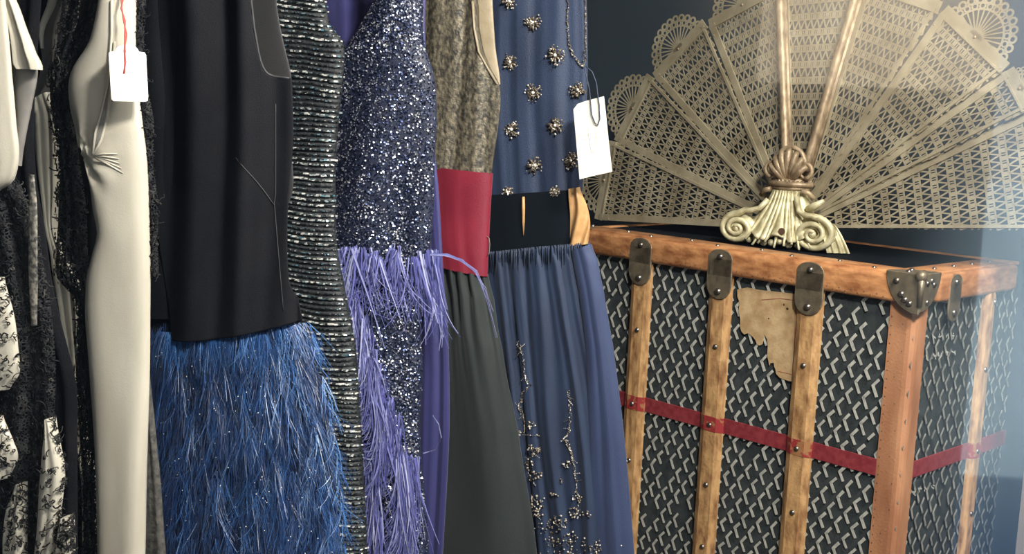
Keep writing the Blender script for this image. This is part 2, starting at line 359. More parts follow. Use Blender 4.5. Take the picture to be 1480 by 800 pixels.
# nail heads along post edges and rails
b=MB()
for k in range(36):
    z=-.03-k*.0175
    b.ball(T(.045,-.0032,z),.0015,-TB,6,2,True,.5)
    if k%3==0: b.ball(T(.020+U(-.01,.01),-.0045,z-.01),.0012,-TB,6,2,True,.5)
for k in range(60):
    b.ball(T(.06+k*.0138,-.0162,.008+(.004 if k%2 else 0)),.0013,-TB,6,2,True,.5)
b.build('nails',M['leather_dark'],trunk,kind='stuff')
# torn label
lab=[(1066,418),(1080,415),(1100,419),(1130,422),(1161,426),(1158,470),(1154,520),(1151,552),(1140,550),(1128,546),(1122,540),(1121,533),(1119,529),(1119,524),(1114,524),(1112,528),(1111,522),(1109,514),(1110,500),(1109,490),(1105,483),(1104,488),(1102,497),(1098,499),(1094,497),(1092,491),(1088,486),(1084,483),(1081,481),(1076,483),(1072,479),(1070,473),(1070,460),(1068,448),(1069,436),(1066,428)]
def hitT(x,y,d=0.):
    dd=ray(x,y); P=T(0,d,0)-CAM; k=P.dot(TB)/dd.dot(TB); return CAM+dd*k
b=MB(); b.prism([hitT(x,y,-.0016) for x,y in lab],-TB,.0007); lo=b.build('paper_label',M['paper'],trunk,smooth=False,label='torn brown paper label with thin red border')
b=MB()
pl=[(1100,433),(1128,431),(1150,434),(1149,470),(1146,541),(1124,536)]
for i in range(len(pl)-1): b.bar(hitT(*pl[i],-.0026),hitT(*pl[i+1],-.0026),.0012,-TB,.0003)
b.build('printed_border',M['redline'],lo,smooth=False)
for x,y,r_ in ((1133,440,.0025),(1138,446,.003),(1111,460,.002)):
    b=MB(); b.ball(hitT(x,y,-.0024),r_,-TB,7,2,True,.2); b.build('hole',M['leather_dark'],lo)
# painted marks on the side face, weathered and no longer legible
b=MB()
def hitS(x,y,s=0.):
    dd=ray(x,y); P=T(s,0,0)-CAM; k=P.dot(TA)/dd.dot(TA); return CAM+dd*k
for row,(x0,y0,n,dx,dy) in enumerate(((1340,487,5,9.5,-.6),(1340,517,5,9.5,-2.2),(1312,716,5,9.,-3.5))):
    for k in range(n):
        x=x0+k*dx; y=y0+k*dy
        for q in range(3):
            xa,ya,xb,yb=x+U(-3,3),y+U(-5,5),x+U(-3,3),y+U(-5,5)
            b.bar(hitS(xa,ya,-.0018),hitS(xb,yb,-.0018),.0028,-TA,.0003)
b.build('worn_lettering',M['print'],trunk,smooth=False,kind='stuff')
# plinth below the trunk
b=MB(); hb=(C0.z+BOT-.0145)/2; b.box(T(TWID/2,TDEP/2,0)*1-Z*(C0.z-hb),TA*(TWID/2+.03),TB*(TDEP/2+.02),Z*hb); o=bevel(b.build('plinth',M['dark'],smooth=False)); tag(o,'black plinth under the steamer trunk, below the picture','plinth')
# ------------------------------------------------------------------ FAN SCREEN
FTH=.74; FA=Vector((math.cos(FTH),-math.sin(FTH),0)); FN=Vector((-math.sin(FTH),-math.cos(FTH),0))  # FA right/near, FN towards viewer
ZT=C0.z+RH
PD=.20
_dd=ray(1144.6,329); _k=(T(0,PD,0)-CAM).dot(TB)/_dd.dot(TB); PIV=CAM+_dd*_k
fan=thing('fan_fire_screen','open brass peacock fan screen with pierced lattice blades on trunk','screen',Vector((PIV.x,PIV.y,ZT)))
FZ=Z*math.cos(.15)-FN*math.sin(.15); FN0=FN; FNT=FN*math.cos(.15)+Z*math.sin(.15)
def FP(x,y,off=0.): return PIV+FA*x+FZ*y+FNT*off
BND=[183.5,162.5,143,123.5,102.5,81,61,40.5,30.5,5]
FR=.555
NB=9
for j in range(NB):
    am=math.radians((BND[j]+BND[j+1])/2); hw=math.radians((BND[j]-BND[j+1])/2)
    dirv=Vector((math.cos(am),math.sin(am))); nrm2=Vector((math.sin(am),-math.cos(am)))
    tilt=.10 if True else 0
    loff=.004+(.003*abs(j-4))
    def PP(x,y,o=0.,dirv=dirv,nrm2=nrm2,j=j):   # x across (clockwise), y outward
        q=dirv*y+nrm2*x
        return FP(q.x,q.y,o+x*.10-(.012 if j%2 else 0)*0+ .002)
    tdir=(PP(1,0)-PP(0,0)).normalized(); rdir=(PP(0,1)-PP(0,0)).normalized(); bn=tdir.cross(rdir).normalized()
    if bn.dot(FNT)<0: bn=-bn
    # lattice
    g=MB(); th=.0012; cw=.0165; per=.0365
    y=.085; yr=FR*math.cos(hw)
    while y<yr-.012:
        w0=y*math.tan(hw)
        zh=.0235
        g.bar(PP(-w0,y),PP(w0,y),  .0034,bn,th)
        y2=min(y+zh,yr-.004); w1=y2*math.tan(hw)
        g.bar(PP(-w1,y2),PP(w1,y2),.0040,bn,th)
        k=-12
        while k<=12:
            xc=k*cw
            cl=lambda x,w_: max(-w_,min(w_,x))
            if abs(xc)<w0+cw*.3:
                g.bar(PP(cl(xc-cw*.5,w0),y),PP(cl(xc,w1),y2),.0030,bn,th)
                g.bar(PP(cl(xc,w1),y2),PP(cl(xc+cw*.5,w0),y),.0034,bn,th)
            if abs(xc+cw*.5)<w1-.003 and y2<yr-.02:
                g.bar(PP(xc+cw*.5,y2),PP(xc+cw*.5,y+per),.0090,bn,th)
            if abs(xc)<w1-.003 and y2<yr-.02:
                g.bar(PP(xc,y2),PP(xc,y+per),.0022,bn,th)
            k+=1
        y+=per
    name='fan_blade'
    fr_=MB(); rimw=.024
    # frame: two ribs, rim, inner hub piece
    for sgn in (-1,1):
        p0=PP(sgn*(.058*math.tan(hw)-.003),.058)+bn*.002; p1=PP(sgn*(FR*math.sin(hw)-.008),yr)+bn*.002
        fr_.bar(p0,p1,.0165 if sgn<0 else .0065,bn,.004)
    fr_.bar(PP(-FR*math.sin(hw),yr+rimw*.2),PP(FR*math.sin(hw),yr+rimw*.2),rimw,bn,.003)
    fr_.bar(PP(-FR*math.sin(hw),yr-.008),PP(FR*math.sin(hw),yr-.008),.004,bn,.009)
    bl=fr_.build(name,M['brass'],fan,smooth=False)
    g.build('lattice',M['brass'],bl,smooth=False,kind='stuff')
    # medallion
    md=MB(); cy=yr+rimw*.3; ms=min(1.,math.sin(hw)/math.sin(math.radians(10))); _PP=PP
    def PP(x,y,o=0.,_PP=_PP,cy=cy,ms=ms): return _PP(x*ms,cy+(y-cy)*ms,o)
    hubp=[PP(0,cy-.001)]
    pts=[PP(.017*math.cos(math.pi*k/10),cy+.017*math.sin(math.pi*k/10)) for k in range(11)]
    md.prism(pts,bn,.0015)
    NS=15
    for k in range(NS+1):
        a=math.pi*k/NS
        md.bar(PP(.014*math.cos(a),cy+.014*math.sin(a)),PP(.058*math.cos(a),cy+.058*math.sin(a)),.0030,bn,.0013)
    arc=24
    def ring(r,wd):
        for k in range(arc):
            a=-.12+(math.pi+.24)*k/arc; b_=-.12+(math.pi+.24)*(k+1)/arc
            md.bar(PP(r*math.cos(a),cy+r*math.sin(a)),PP(r*math.cos(b_),cy+r*math.sin(b_)),wd,bn,.0013)
    ring(.059,.004); ring(.073,.0028)
    def annul(cx,cy_,ro,ri,n=10):
        vs=[]; 
        for k in range(n):
            a=2*math.pi*k/n
            for rr in (ro,ri):
                for of in (-.0006,.0006): vs.append(PP(cx+rr*math.cos(a),cy_+rr*math.sin(a))+bn*of)
        fs=[]
        for k in range(n):
            i=4*k; j2=4*((k+1)%n)
            fs+=[(i+1,j2+1,j2+3,i+3),(i,i+2,j2+2,j2),(i,j2,j2+1,i+1),(i+2,i+3,j2+3,j2+2)]
        md.add(vs,fs)
    for k in range(14):
        a=-.05+(math.pi+.1)*k/13
        annul(.066*math.cos(a),cy+.066*math.sin(a),.0078,.0042)
    for k in range(15):
        a=-.12+(math.pi+.24)*k/14
        annul(.0790*math.cos(a),cy+.0790*math.sin(a),.0098,.0050)
    md.build('scallop_medallion',M['brass'],bl,smooth=False,kind='stuff')
    for rp_ in (PP(0,cy,.003),PP(-FR*math.sin(hw)+.008,yr-.03,.003)):
        rv=MB(); rv.ball(rp_,.0035,bn,8,3,True,.6); rv.build('rivet',M['brass_dark'],bl)
# two thick centre guards
for an,bend in ((102,-1),(81.5,1)):
    a=math.radians(an); b=MB()
    pts=[]; 
    for k in range(14):
        t_=.13+(.545-.13)*k/13; pts.append(FP(t_*math.cos(a)-.004*bend*0,t_*math.sin(a),.016))
    b.tube(pts,[.0105-.003*abs(math.sin(k*.8))*.3 for k in range(14)],8)
    b.bar(FP(.1*math.cos(a),.1*math.sin(a),.008),FP(.545*math.cos(a),.545*math.sin(a),.008),.026,FN,.005)
    b.build('guard_bar',M['brass_dark'],fan,label='thick brown brass guard bar')
# ---- cast base. base coordinates: x along FA, y up from trunk top, off towards viewer
BB=Vector((PIV.x,PIV.y,ZT))+FN*.018
BXA=Vector((math.cos(.6),-math.sin(.6),0)); BNN=Vector((-math.sin(.6),-math.cos(.6),0))
def BP(x,y,o=0.): return BB+BXA*x+Z*y+BNN*o
b=MB()
# fluted bell with acanthus folds
rows=26; cols=48; vs=[]; fs=[]
for i in range(rows+1):
    t_=i/rows
    yy=.128-.112*t_
    hw=.036+.07*t_**1.5
    dp=.022+.042*t_**1.3
    for k in range(cols+1):
        s=-1+2*k/cols
        fl=.0075*t_**.5*math.cos(s*math.pi*7.0+.6*math.sin(t_*5))*(1-.3*abs(s))
        x=hw*s; o_=dp*math.sqrt(max(0,1-s*s*.92))+fl
        notch=.012*max(0,math.cos(s*math.pi*3))*t_**4
        vs.append(BP(x+ (.006*math.sin(s*9)*t_),yy+notch,o_))
for i in range(rows):
    for k in range(cols):
        c=cols+1; fs.append((i*c+k,i*c+k+1,(i+1)*c+k+1,(i+1)*c+k))
b.add(vs,fs)
bo=b.build('cast_base',M['castbrass'],fan); so=bo.modifiers.new('s','SOLIDIFY'); so.thickness=.005; so.offset=-1
def spiral(b,cx,cy,r0,turns,dirn,a0,o0,rad,n=54,yscale=1.,tail=None):
    pts=[];rr=[]
    for k in range(n):
        t_=k/(n-1); a=a0+dirn*turns*2*math.pi*t_; r=r0*(1-.86*t_)
        pts.append(BP(cx+r*math.cos(a),max(.004,cy+r*yscale*math.sin(a)),o0+.010*t_)); rr.append(rad*(1-.45*t_))
    if tail: pts=[BP(*p) for p in tail]+pts; rr=[rad*.8]*len(tail)+rr
    b.tube(pts,rr,8)
# left and right volutes
for nm,sg,cx,cy,r0 in (('scroll_foot',-1,-.100,.036,.040),('scroll_foot',1,.078,.038,.046)):
    b=MB()
    tl=[(sg*.035,.105,.04),(sg*.05,.085,.048),(sg*.07,.078,.05),(sg*.085,.078,.048)] if sg<0 else [(sg*.03,.115,.04),(sg*.042,.085,.05),(sg*.058,.077,.054),(sg*.072,.078,.054)]
    spiral(b,cx,cy,r0,2.1,-sg,math.pi/2,.048,.0078,yscale=.82,tail=tl)
    spiral(b,cx,cy,r0*.78,1.7,-sg,math.pi/2,.042,.0050,yscale=.82)
    b.ball(BP(cx,cy,.054),.009,BNN,12,6,False,.7)
    # backing disc and outer leaf flaring to the trunk lid
    poly=[BP(cx+r0*math.cos(2*math.pi*k/20),max(.001,cy+r0*.82*math.sin(2*math.pi*k/20)),.030) for k in range(20)]
    b.prism(poly,BNN,.012)
    if sg>0:
        NQ=14; vs=[]; fs=[]
        for q in range(NQ+1):
            f_=q/NQ
            for k in range(11):
                tt=k/10; vs.append(BP(cx+.004+.028*f_+(.030+.012*f_)*tt,(.072-.012*f_)*(1-tt**1.7)+.001,.046-.030*f_+.004*math.cos(f_*20)+.006*math.sin(math.pi*tt)))
        for q in range(NQ):
            for k in range(10): fs.append((q*11+k,q*11+k+1,(q+1)*11+k+1,(q+1)*11+k))
        b.add(vs,fs)
    b.build(nm,M['castbrass'],fan)
# folds: raised ribs draped over the bell
b=MB()
for q in range(11):
    s=-.95+1.9*q/10; pts=[];rr=[]
    for k in range(12):
        t_=k/11; hw=.034+.075*t_**1.5; dp=.024+.046*t_**1.3; ss=s*(1+.12*math.sin(t_*3+q))
        pts.append(BP(hw*ss,.126-.118*t_+.006*math.sin(q*2.1)*t_,dp*math.sqrt(max(0,1-min(1,ss*ss*.9)))+.004)); rr.append(.0028+.003*math.sin(math.pi*min(1,t_*1.1)))
    b.tube(pts,rr,7)
for q in range(8):
    x=-.075+.02*q; b.ball(BP(x,.012+.004*math.sin(q*2.),.058-abs(x)*.25),.0085,BNN,10,5,False,.8)
b.build('acanthus_folds',M['castbrass'],fan)
b=MB(); poly=[]
for k in range(14): a=2*math.pi*k/14; poly.append(BP(.014+.0075*math.cos(a),.040+.0075*math.sin(a),.069))
b.prism(poly,BNN,.003); b.build('round_opening',M['leather_dark'],fan,smooth=False)  # dark disc in place of the opening's inner shade
# collar mouldings
b=MB()
for yy,rx,ry,rad in ((.132,.040,.026,.0055),(.141,.046,.030,.0065),(.150,.040,.026,.004)):
    pts=[BP(rx*math.cos(a),yy,ry*math.sin(a)) for a in [2*math.pi*k/28 for k in range(29)]]
    b.tube(pts,rad,8,cap=False)
for k in range(28):
    a=2*math.pi*k/28; b.ball(BP(.043*math.cos(a),.1475,.028*math.sin(a)),.0042,(0,0,1),7,4)
poly=[BP(.042*math.cos(2*math.pi*k/24),.122,.027*math.sin(2*math.pi*k/24)) for k in range(24)]; b.prism(poly,Z,.028)
b.build('collar',M['brass_dark'],fan)
# anthemion crest
b=MB()
for q in range(7):
    a=math.radians(90+(q-3)*19); L_=.068-.004*abs(q-3)
    pts=[BP(.01*math.cos(a)+L_*t_*math.cos(a)*.72,.152+L_*t_*math.sin(a),.020+.012*math.sin(t_*2.6)) for t_ in [k/8 for k in range(9)]]
    b.tube(pts,[.004+.005*math.sin(math.pi*(.15+.75*k/8)) for k in range(9)],7)
for sg in (-1,1):
    pts=[BP(sg*(.040+.014*math.cos(a)),.172+.016*math.sin(a),.022) for a in [(-.5+2.4*k/14)*math.pi for k in range(15)]]
    b.tube(pts,[.0055-.0002*k for k in range(15)],7)
b.tube([BP(.034*math.cos(a),.182+.040*math.sin(a),.014) for a in [math.pi*k/14 for k in range(15)]],.006,7)
b.tube([BP(-.062,.112,.018),BP(-.05,.125,.024),BP(-.036,.128,.03)],.006,7); b.tube([BP(.062,.112,.018),BP(.05,.125,.024),BP(.036,.128,.03)],.006,7)
b.build('crest',M['brass_dark'],fan)
# rear stand
b=MB(); b.box(BP(0,.055,-.02),BXA*.03,BNN*.012,Z*.055); b.box(BP(0,.006,-.045),BXA*.035,BNN*.04,Z*.006); bevel(b.build('rear_stay',M['brass_dark'],fan,smooth=False),.003)
b=MB(); pts=[BP(.052,.09,.03),BP(.07,.098,.034),BP(.09,.112,.032)]; b.tube(pts,[.006,.009,.004],8); b.build('latch_tab',M['castbrass'],fan)

# ------------------------------------------------------------------ GARMENTS
def interp(P,t):
    n=len(P); z0,z1=P[0][1],P[-1][1]; z=z0+(z1-z0)*t
    for i in range(n-1):
        if (P[i][1]>=z>=P[i+1][1]) or i==n-2:
            k=(z-P[i][1])/((P[i+1][1]-P[i][1]) or 1e-9); k=max(0,min(1,k))
            # smooth catmull-rom on u
            p0=P[max(i-1,0)][0];p1=P[i][0];p2=P[i+1][0];p3=P[min(i+2,n-1)][0]
            u=.5*((2*p1)+(-p0+p2)*k+(2*p0-5*p1+4*p2-p3)*k*k+(-p0+3*p1-3*p2+p3)*k**3)
            return u,z
def nzv(x,y,z=0.): return noise.noise(Vector((x,y,z)))
class Cloth:
    """cloth tube or panel hanging in a vertical plane at distance D"""
    def __init__(s,L,Rr,D,bulge=.03,fold=None,zb=None,zt=None,sag=0.,px=True,seed=0.,back=.5,wv=.003,ref=None):
        s.D=D; s.bulge=bulge; s.fold=fold; s.seed=seed; s.back=back; s.wv=wv; s.sag=sag; s.ref=None if ref is None else (hitD(ref[0],200,D)[0],hitD(ref[1],200,D)[0])
        s.L=[hitD(x,y,D) for x,y in L] if px else L; s.R=[hitD(x,y,D) for x,y in Rr] if px else Rr
        for P in (s.L,s.R):
            if zb is not None:
                du=(P[-1][0]-P[-2][0])/max(.02,(P[-2][1]-P[-1][1])); du=max(-.15,min(.15,du))
                P.append((P[-1][0]+du*(P[-1][1]-zb)*.5,zb))
            if zt is not None: P.insert(0,(P[0][0],zt))
    def at(s,a,t,back=False):
        ul,zl=interp(s.L,t); ur,zr=interp(s.R,t)
        u=ul+(ur-ul)*a; z=zl+(zr-zl)*a
        if s.ref: a=max(0.,min(1.,(u-s.ref[0])/(s.ref[1]-s.ref[0])))
        c=2*a-1; prof=math.sqrt(max(0,1-c*c))
        z-=s.sag*(1-c*c)*t
        off=s.bulge*prof
        if back: return uz(u,z,s.D+off*s.back+.001)
        if s.fold: off+=s.fold(a,t,u,z)*min(1,prof*1.8+.1)
        off+=s.wv*nzv(u*14+s.seed,z*6,s.seed)
        return uz(u,z,s.D-off)
    def mesh(s,name,m,parent,nx=40,ny=80,back=True,solid=0.,label=None,t0=0.,t1=1.,a0=0.,a1=1.,edge=None,kind=None,cut=None):
        b=MB(); vs=[];fs=[]
        for j in range(ny+1):
            t=t0+(t1-t0)*j/ny
            for i in range(nx+1):
                a=a0+(a1-a0)*i/nx
                if edge: a=edge(a,t)
                # cosine spacing rounds the sides
                vs.append(s.at(.5-.5*math.cos(math.pi*a) if back else a,t))
        c=nx+1
        for j in range(ny):
            for i in range(nx):
                if cut and cut(*toP((vs[j*c+i]+vs[(j+1)*c+i+1])/2)): continue
                fs.append((j*c+i,(j+1)*c+i,(j+1)*c+i+1,j*c+i+1))
        if back:
            n0=len(vs); nb=10
            for j in range(ny+1):
                t=t0+(t1-t0)*j/ny
                for i in range(1,nb): vs.append(s.at(.5-.5*math.cos(math.pi*i/nb),t,True))
            d=nb-1
            for j in range(ny):
                for i in range(nb):
                    A=(j*c if i==0 else n0+j*d+i-1); B=(j*c+nx if i==nb-1 else n0+j*d+i)
                    A2=((j+1)*c if i==0 else n0+(j+1)*d+i-1); B2=((j+1)*c+nx if i==nb-1 else n0+(j+1)*d+i)
                    fs.append((A,B,B2,A2))
        b.add(vs,fs)
        o=b.build(name,m,parent,label=label,kind=kind)
        if solid or not back:
            so=o.modifiers.new('s','SOLIDIFY'); so.thickness=solid or .0012; so.offset=1
        return o
    def frame(s,a,t):
        p=s.at(a,t); e=.004
        du=s.at(min(1,a+e),t)-s.at(max(0,a-e),t); dv=s.at(a,min(1,t+e))-s.at(a,max(0,t-e))
        n=du.cross(dv)
        if n.length<1e-9: n=-PN.copy()
        n.normalize()
        if n.dot(PN)>0: n=-n
        return p,n,du.normalized(),dv.normalized()
def tof(cl,y,side='R',x=None):   # t for pixel row y
    P=cl.R if side=='R' else cl.L
    z=hitD(x or 500,y,cl.D)[1]; return max(0,min(1,(z-P[0][1])/(P[-1][1]-P[0][1])))
def af(cl,x,y):
    t=tof(cl,y,x=x); u=hitD(x,y,cl.D)[0]; ul=interp(cl.L,t)[0]; ur=interp(cl.R,t)[0]; return (u-ul)/(ur-ul),t
def toP(P):
    v=P-CAM; k=v.dot(_fw); return 740+F*v.dot(_r)/k, 400-F*v.dot(_u)/k
def on(cl,x,y):
    X,Y=x,y
    for _ in range(3):
        a,t=af(cl,X,Y); a=max(.01,min(.99,a)); f=cl.frame(a,t); q=toP(f[0]); X+=x-q[0]; Y+=y-q[1]
    a,t=af(cl,X,Y); return cl.frame(max(.01,min(.99,a)),t)
def pleats(fr,amp,seed=0,grow=.5,sharp=1.,drift=.0):
    def f(a,t,u,z):
        x=a*fr+seed+drift*t+.35*nzv(a*3+seed,t*1.5,seed)
        s_=math.sin(2*math.pi*x)+.45*math.sin(2*math.pi*x*2.3+seed*3)+.3*nzv(a*fr*2,t*3,seed)
        return amp*(grow+(1-grow)*t)*s_*.6
    return f
def dress(name,label,D,cx,cat='dress'):
    u=hitD(cx,300,D)[0]; return thing(name,label,cat,uz(u,.3,D))
# lace cords: little loops and curls of raised thread
def squig(b,p,nn,du,dv,L=.012,lift=.002,hi=1.):
    b.tint=(R()**1.6)*hi; th=U(0,6.28); cu=U(-1.1,1.1); pts=[]; q=p+nn*lift; st=L*U(.5,1.2)/8
    for k in range(9):
        pts.append(q+nn*U(0,.0008)); q=q+(du*math.cos(th)+dv*math.sin(th))*st; th+=cu+U(-.5,.5)
        if R()<.15: cu=-cu
    b.tube(pts,U(.0004,.0010),4,cap=False)
def lace_curls(b,cl,spots,n,r=None,lift=.002):
    for k in range(n):
        x,y=spots(); p,nn,du,dv=on(cl,x,y); squig(b,p,nn,du,dv,lift=lift)

# ---- garment 1: leftmost champagne satin with lace
D1=1.16
g1=dress('satin_lace_gown','champagne satin gown with black lace panels at far left edge of rail',D1,20,'dress')
c=Cloth([(-150,-250),(-150,0),(-150,800)],[(75,-250),(60,0),(50,150),(54,260),(66,330),(74,400),(86,460),(100,510),(112,562),(112,700),(112,800)],D1+.035,.012,pleats(6,.008,1.3),zb=.3,seed=1)
c.mesh('shade_layer',M['gap_shade'],g1,50,60)  # dark sheet in place of the shade behind the satin
c=Cloth([(-90,-200),(-80,0),(-60,200),(-40,281)],[(2,-200),(7,0),(16,100),(23,180),(27,225),(18,262),(-8,281)],D1-.025,.016,pleats(2,.006,.2),seed=2)
sat1=c.mesh('satin_panel',M['satin'],g1,30,60)
c=Cloth([(5,-150),(9,0),(20,60),(24,98),(40,104),(58,101)],[(-5,-150),(22,0),(38,42),(52,78),(61,96),(61,101)][::1],D1-.012,.008,pleats(1.5,.005,.9),seed=3)
c.mesh('satin_lapel',M['satin'],g1,20,40)
c=Cloth([(15,60),(20,110),(24,170),(24,230)],[(45,80),(54,102),(46,150),(36,200),(30,240)],D1-.005,.006,seed=4)
c.mesh('shaded_satin',M['satin_grey'],g1,16,30)  # grey piece stands for the shaded satin under the lapel
c=Cloth([(-120,262),(-120,400),(-120,800)],[(22,255),(44,300),(62,380),(72,440),(80,520),(78,600),(72,700),(66,800)],D1-.004,.012,pleats(5,.012,.4,.6),zb=.3,seed=5)
lc=c; c.mesh('lace_panel',M['lace'],g1,60,90,back=False)
b=MB(); lace_curls(b,lc,lambda:(U(-5,72),U(270,800)),1300); b.build('lace_cords',M['lace_cord'],lc and g1,kind='stuff')
c2=Cloth([(42,252),(41,300),(40,400),(44,470)],[(49,252),(53,300),(53,400),(52,470)],D1-.022,.002,seed=6)
c2.mesh('lace_ribbon',mat('grey_lace_ribbon',(.06,.06,.055),.6,0,(.30,.28,.23),160,bump=.6,bscale=200,ramp=(.4,.6)),g1,8,50)
for (Lp,Rp,sd) in (([(-60,400),(-60,480),(-60,560)],[(6,400),(20,455),(26,500),(28,540),(14,562)],1),
                ([(-60,600),(-60,650),(-60,690)],[(4,600),(20,640),(26,662),(14,690)],2),
                ([(30,697),(14,730),(8,770),(8,800)],[(36,697),(38,730),(38,770),(38,800)],3),
                ([(73,603),(66,640),(60,700),(58,750),(52,800)],[(77,603),(84,632),(93,680),(88,730),(80,800)],4),
                ([(95,745),(88,765),(82,800)],[(105,745),(107,770),(107,800)],5)):
    c=Cloth(Lp,Rp,D1-.030,.012,pleats(1.4,.005,sd),seed=sd*3)
    if Rp[-1][1]>=800: 
        c=Cloth(Lp,Rp,D1-.030,.012,pleats(1.4,.005,sd),seed=sd*3,zb=.4)
    c.mesh('satin_flounce',M['satin'],g1,18,30)
    b=MB(); lace_curls(b,c,lambda:(U(min(p[0] for p in Lp),max(p[0] for p in Rp)),U(Lp[0][1],Lp[-1][1])),130,lift=.003); b.build('lace_cords',M['lace_cord'],g1,kind='stuff')
# ---- garment 2: champagne satin gown, tagged
D2=1.30
g2=dress('satin_lace_gown','champagne satin gown with black lace edging and a white swing tag',D2,170,'dress')
c=Cloth([(20,-220),(30,0),(30,250),(40,500),(60,800)],[(210,-220),(206,0),(204,250),(208,500),(215,800)],D2+.05,.012,pleats(5,.006,2.),zb=.3,seed=8)
c.mesh('shade_layer',M['gap_shade'],g2,40,60)  # dark sheet for the shade left of the satin panel
c=Cloth([(72,-200),(74,0),(58,45),(62,90),(56,115),(50,146)],[(120,-200),(118,0),(105,60),(100,100),(84,125),(72,140)],D2+.012,.010,pleats(1.5,.004,.3),seed=9)
c.mesh('shaded_satin',M['satin_grey'],g2,20,40)  # shade inside the fold, made as a grey piece
c=Cloth([(66,-200),(70,0),(57,40),(60,70)],[(76,-200),(82,0),(64,42),(62,70)],D2+.004,.004,seed=19)
c.mesh('satin_fold',M['satin'],g2,8,30)
c=Cloth([(51,146),(51,190),(58,260),(72,330),(79,370),(76,400),(88,460),(102,510),(116,562),(119,620),(124,700),(127,800)],[(72,133),(83,160),(86,200),(85,270),(82,330),(95,372),(112,400),(118,450),(120,520),(119,562),(126,640),(140,690),(140,800)],D2,.012,pleats(1.5,.006,.7),seed=10)
c.mesh('satin_panel',M['satin'],g2,20,90)
# lace collar and column
c=Cloth([(92,-220),(95,0),(88,60),(78,105),(78,150),(88,220),(90,300),(88,400),(116,430),(117,560),(122,650),(126,800)],[(160,-220),(155,0),(135,50),(112,100),(107,150),(112,220),(124,300),(127,400),(132,450),(137,560),(146,650),(150,800)],D2-.016,.010,pleats(2.5,.008,.1,.8),zb=.35,seed=11)
lc2=c; c.mesh('lace_collar',M['lace'],g2,36,120,back=False)
b=MB(); 
def sp2():
    y=U(0,800); t=tof(lc2,y,x=110); a=U(0.02,.98); 
    return (110,y,a,t)
for k in range(1500):
    y=U(-20,800); t=tof(lc2,y,x=110); p,nn,du,dv=lc2.frame(U(0.0,1),t); squig(b,p,nn,du,dv,.014,U(.001,.005))
b.build('lace_cords',M['lace_cord'],g2,kind='stuff')
def fmain(a,t,u,z):
    k=hitD(138,225,D2-.03); d2=((u-k[0])**2*1.2+(z-k[1])**2)
    ang=math.atan2(z-k[1],u-k[0]); g=math.exp(-d2/.0016)
    return .006*g*math.sin(ang*9)+ .006*math.sin(a*5+t*3)*(.4+.6*t)
c=Cloth([(160,-220),(152,0),(136,60),(108,105),(106,150),(118,200),(131,235),(136,262),(141,300),(148,335),(140,370),(133,400),(131,450),(136,520),(141,600),(146,700),(148,800)],
        [(200,-220),(196,0),(196,90),(204,160),(212,230),(215,300),(217,400),(216,500),(214,600),(211,700),(209,800)],D2-.032,.026,fmain,zb=.3,seed=12,back=.35)
main2=c; c.mesh('satin_front',M['satin'],g2,60,160)
# keyhole slit: its shade put on as a grey patch between two narrow rolled edges
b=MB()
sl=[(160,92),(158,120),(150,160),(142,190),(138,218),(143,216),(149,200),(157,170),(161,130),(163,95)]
b.prism([on(main2,x,y)[0]-PN*.0025 for x,y in sl],-PN,.0008); b.build('slit_shade',M['satin_grey'],g2,smooth=False)
b=MB()
b.tube([on(main2,x,y)[0]-PN*.003 for x,y in [(163,0),(162,50),(160,92),(157,125),(149,160),(140,192),(136,222)]],.0016,6); b.tube([on(main2,x,y)[0]-PN*.003 for x,y in [(167,60),(164,100),(162,132),(157,170),(148,202),(137,224)]],.0018,6)
for k in range(5): b.tube([on(main2,x,y)[0]-PN*.001 for x,y in [(137,226),(150+k*2,222+k*4),(170+k*2,222+k*7)]],[.002,.0016,.0004],6)
b.build('rolled_edge',M['satin'],g2)
# lace edging at right
c=Cloth([(186,-200),(186,0),(188,90),(194,180),(200,240),(208,290),(214,330),(216,400)],[(208,-200),(210,0),(207,60),(212,120),(222,180),(221,240),(228,300),(226,350),(228,400)],D2-.020,.006,pleats(1.5,.004,.1),seed=13)
lc3=c; c.mesh('lace_edging',M['lace'],g2,16,70,back=False)
b=MB()
for k in range(600):
    t=U(.33,1); p,nn,du,dv=lc3.frame(U(0,1),t); squig(b,p,nn,du,dv,.012,U(.001,.005)); b.tint=.6
b.build('lace_cords',M['lace_cord'],g2,kind='stuff')
M['lace_grey']=mat('grey_lace_cloth',(.035,.035,.032),.7,0,(.10,.095,.08),110,bump=.7,bscale=160,detail=5)
c=Cloth([(205,520),(206,600),(205,700),(200,800)],[(214,520),(222,600),(232,700),(240,800)],D2+.02,.008,pleats(1.5,.004,.8),zb=.3,seed=14)
c.mesh('lace_hem',M['lace_grey'],g2,14,50)
# tag 1
tg=thing('swing_tag','white scallop-topped swing tag on red string against champagne satin','tag',uz(*hitD(185,105,1.235),1.235))
tD=1.235
pts=[(157,77),(159,75),(166,74),(170,68),(178,65),(186,64),(194,66),(199,71),(201,75),(209,76),(211,80),(214,140),(213,146),(208,147),(164,146),(161,143)]
TN=Vector((.42,-.88,.22)).normalized(); TC=uz(*hitD(185,105,tD),tD)
def tp(x,y,d=0.):
    dd=ray(x,y); return CAM+dd*((TC+TN*d-CAM).dot(TN)/dd.dot(TN))
b=MB(); b.prism([tp(x,y) for x,y in pts],TN,.0008); b.build('card',M['cardwhite'],tg,smooth=False)
b=MB()
for q in range(3):
    b.tube([tp(x+q*1.2*math.sin(y*.2+q*2),y,.002) for x,y in [(180-q,-60),(178,-20),(177,0),(176,12),(180,30),(181,50),(181,72),(181,90),(180,106)]],.0009,5)
b.build('string',M['redstring'],tg)
b=MB(); b.ball(tp(181,74,.001),.0016,TN,8,3,True,.4); b.build('eyelet',M['redstring'],tg)
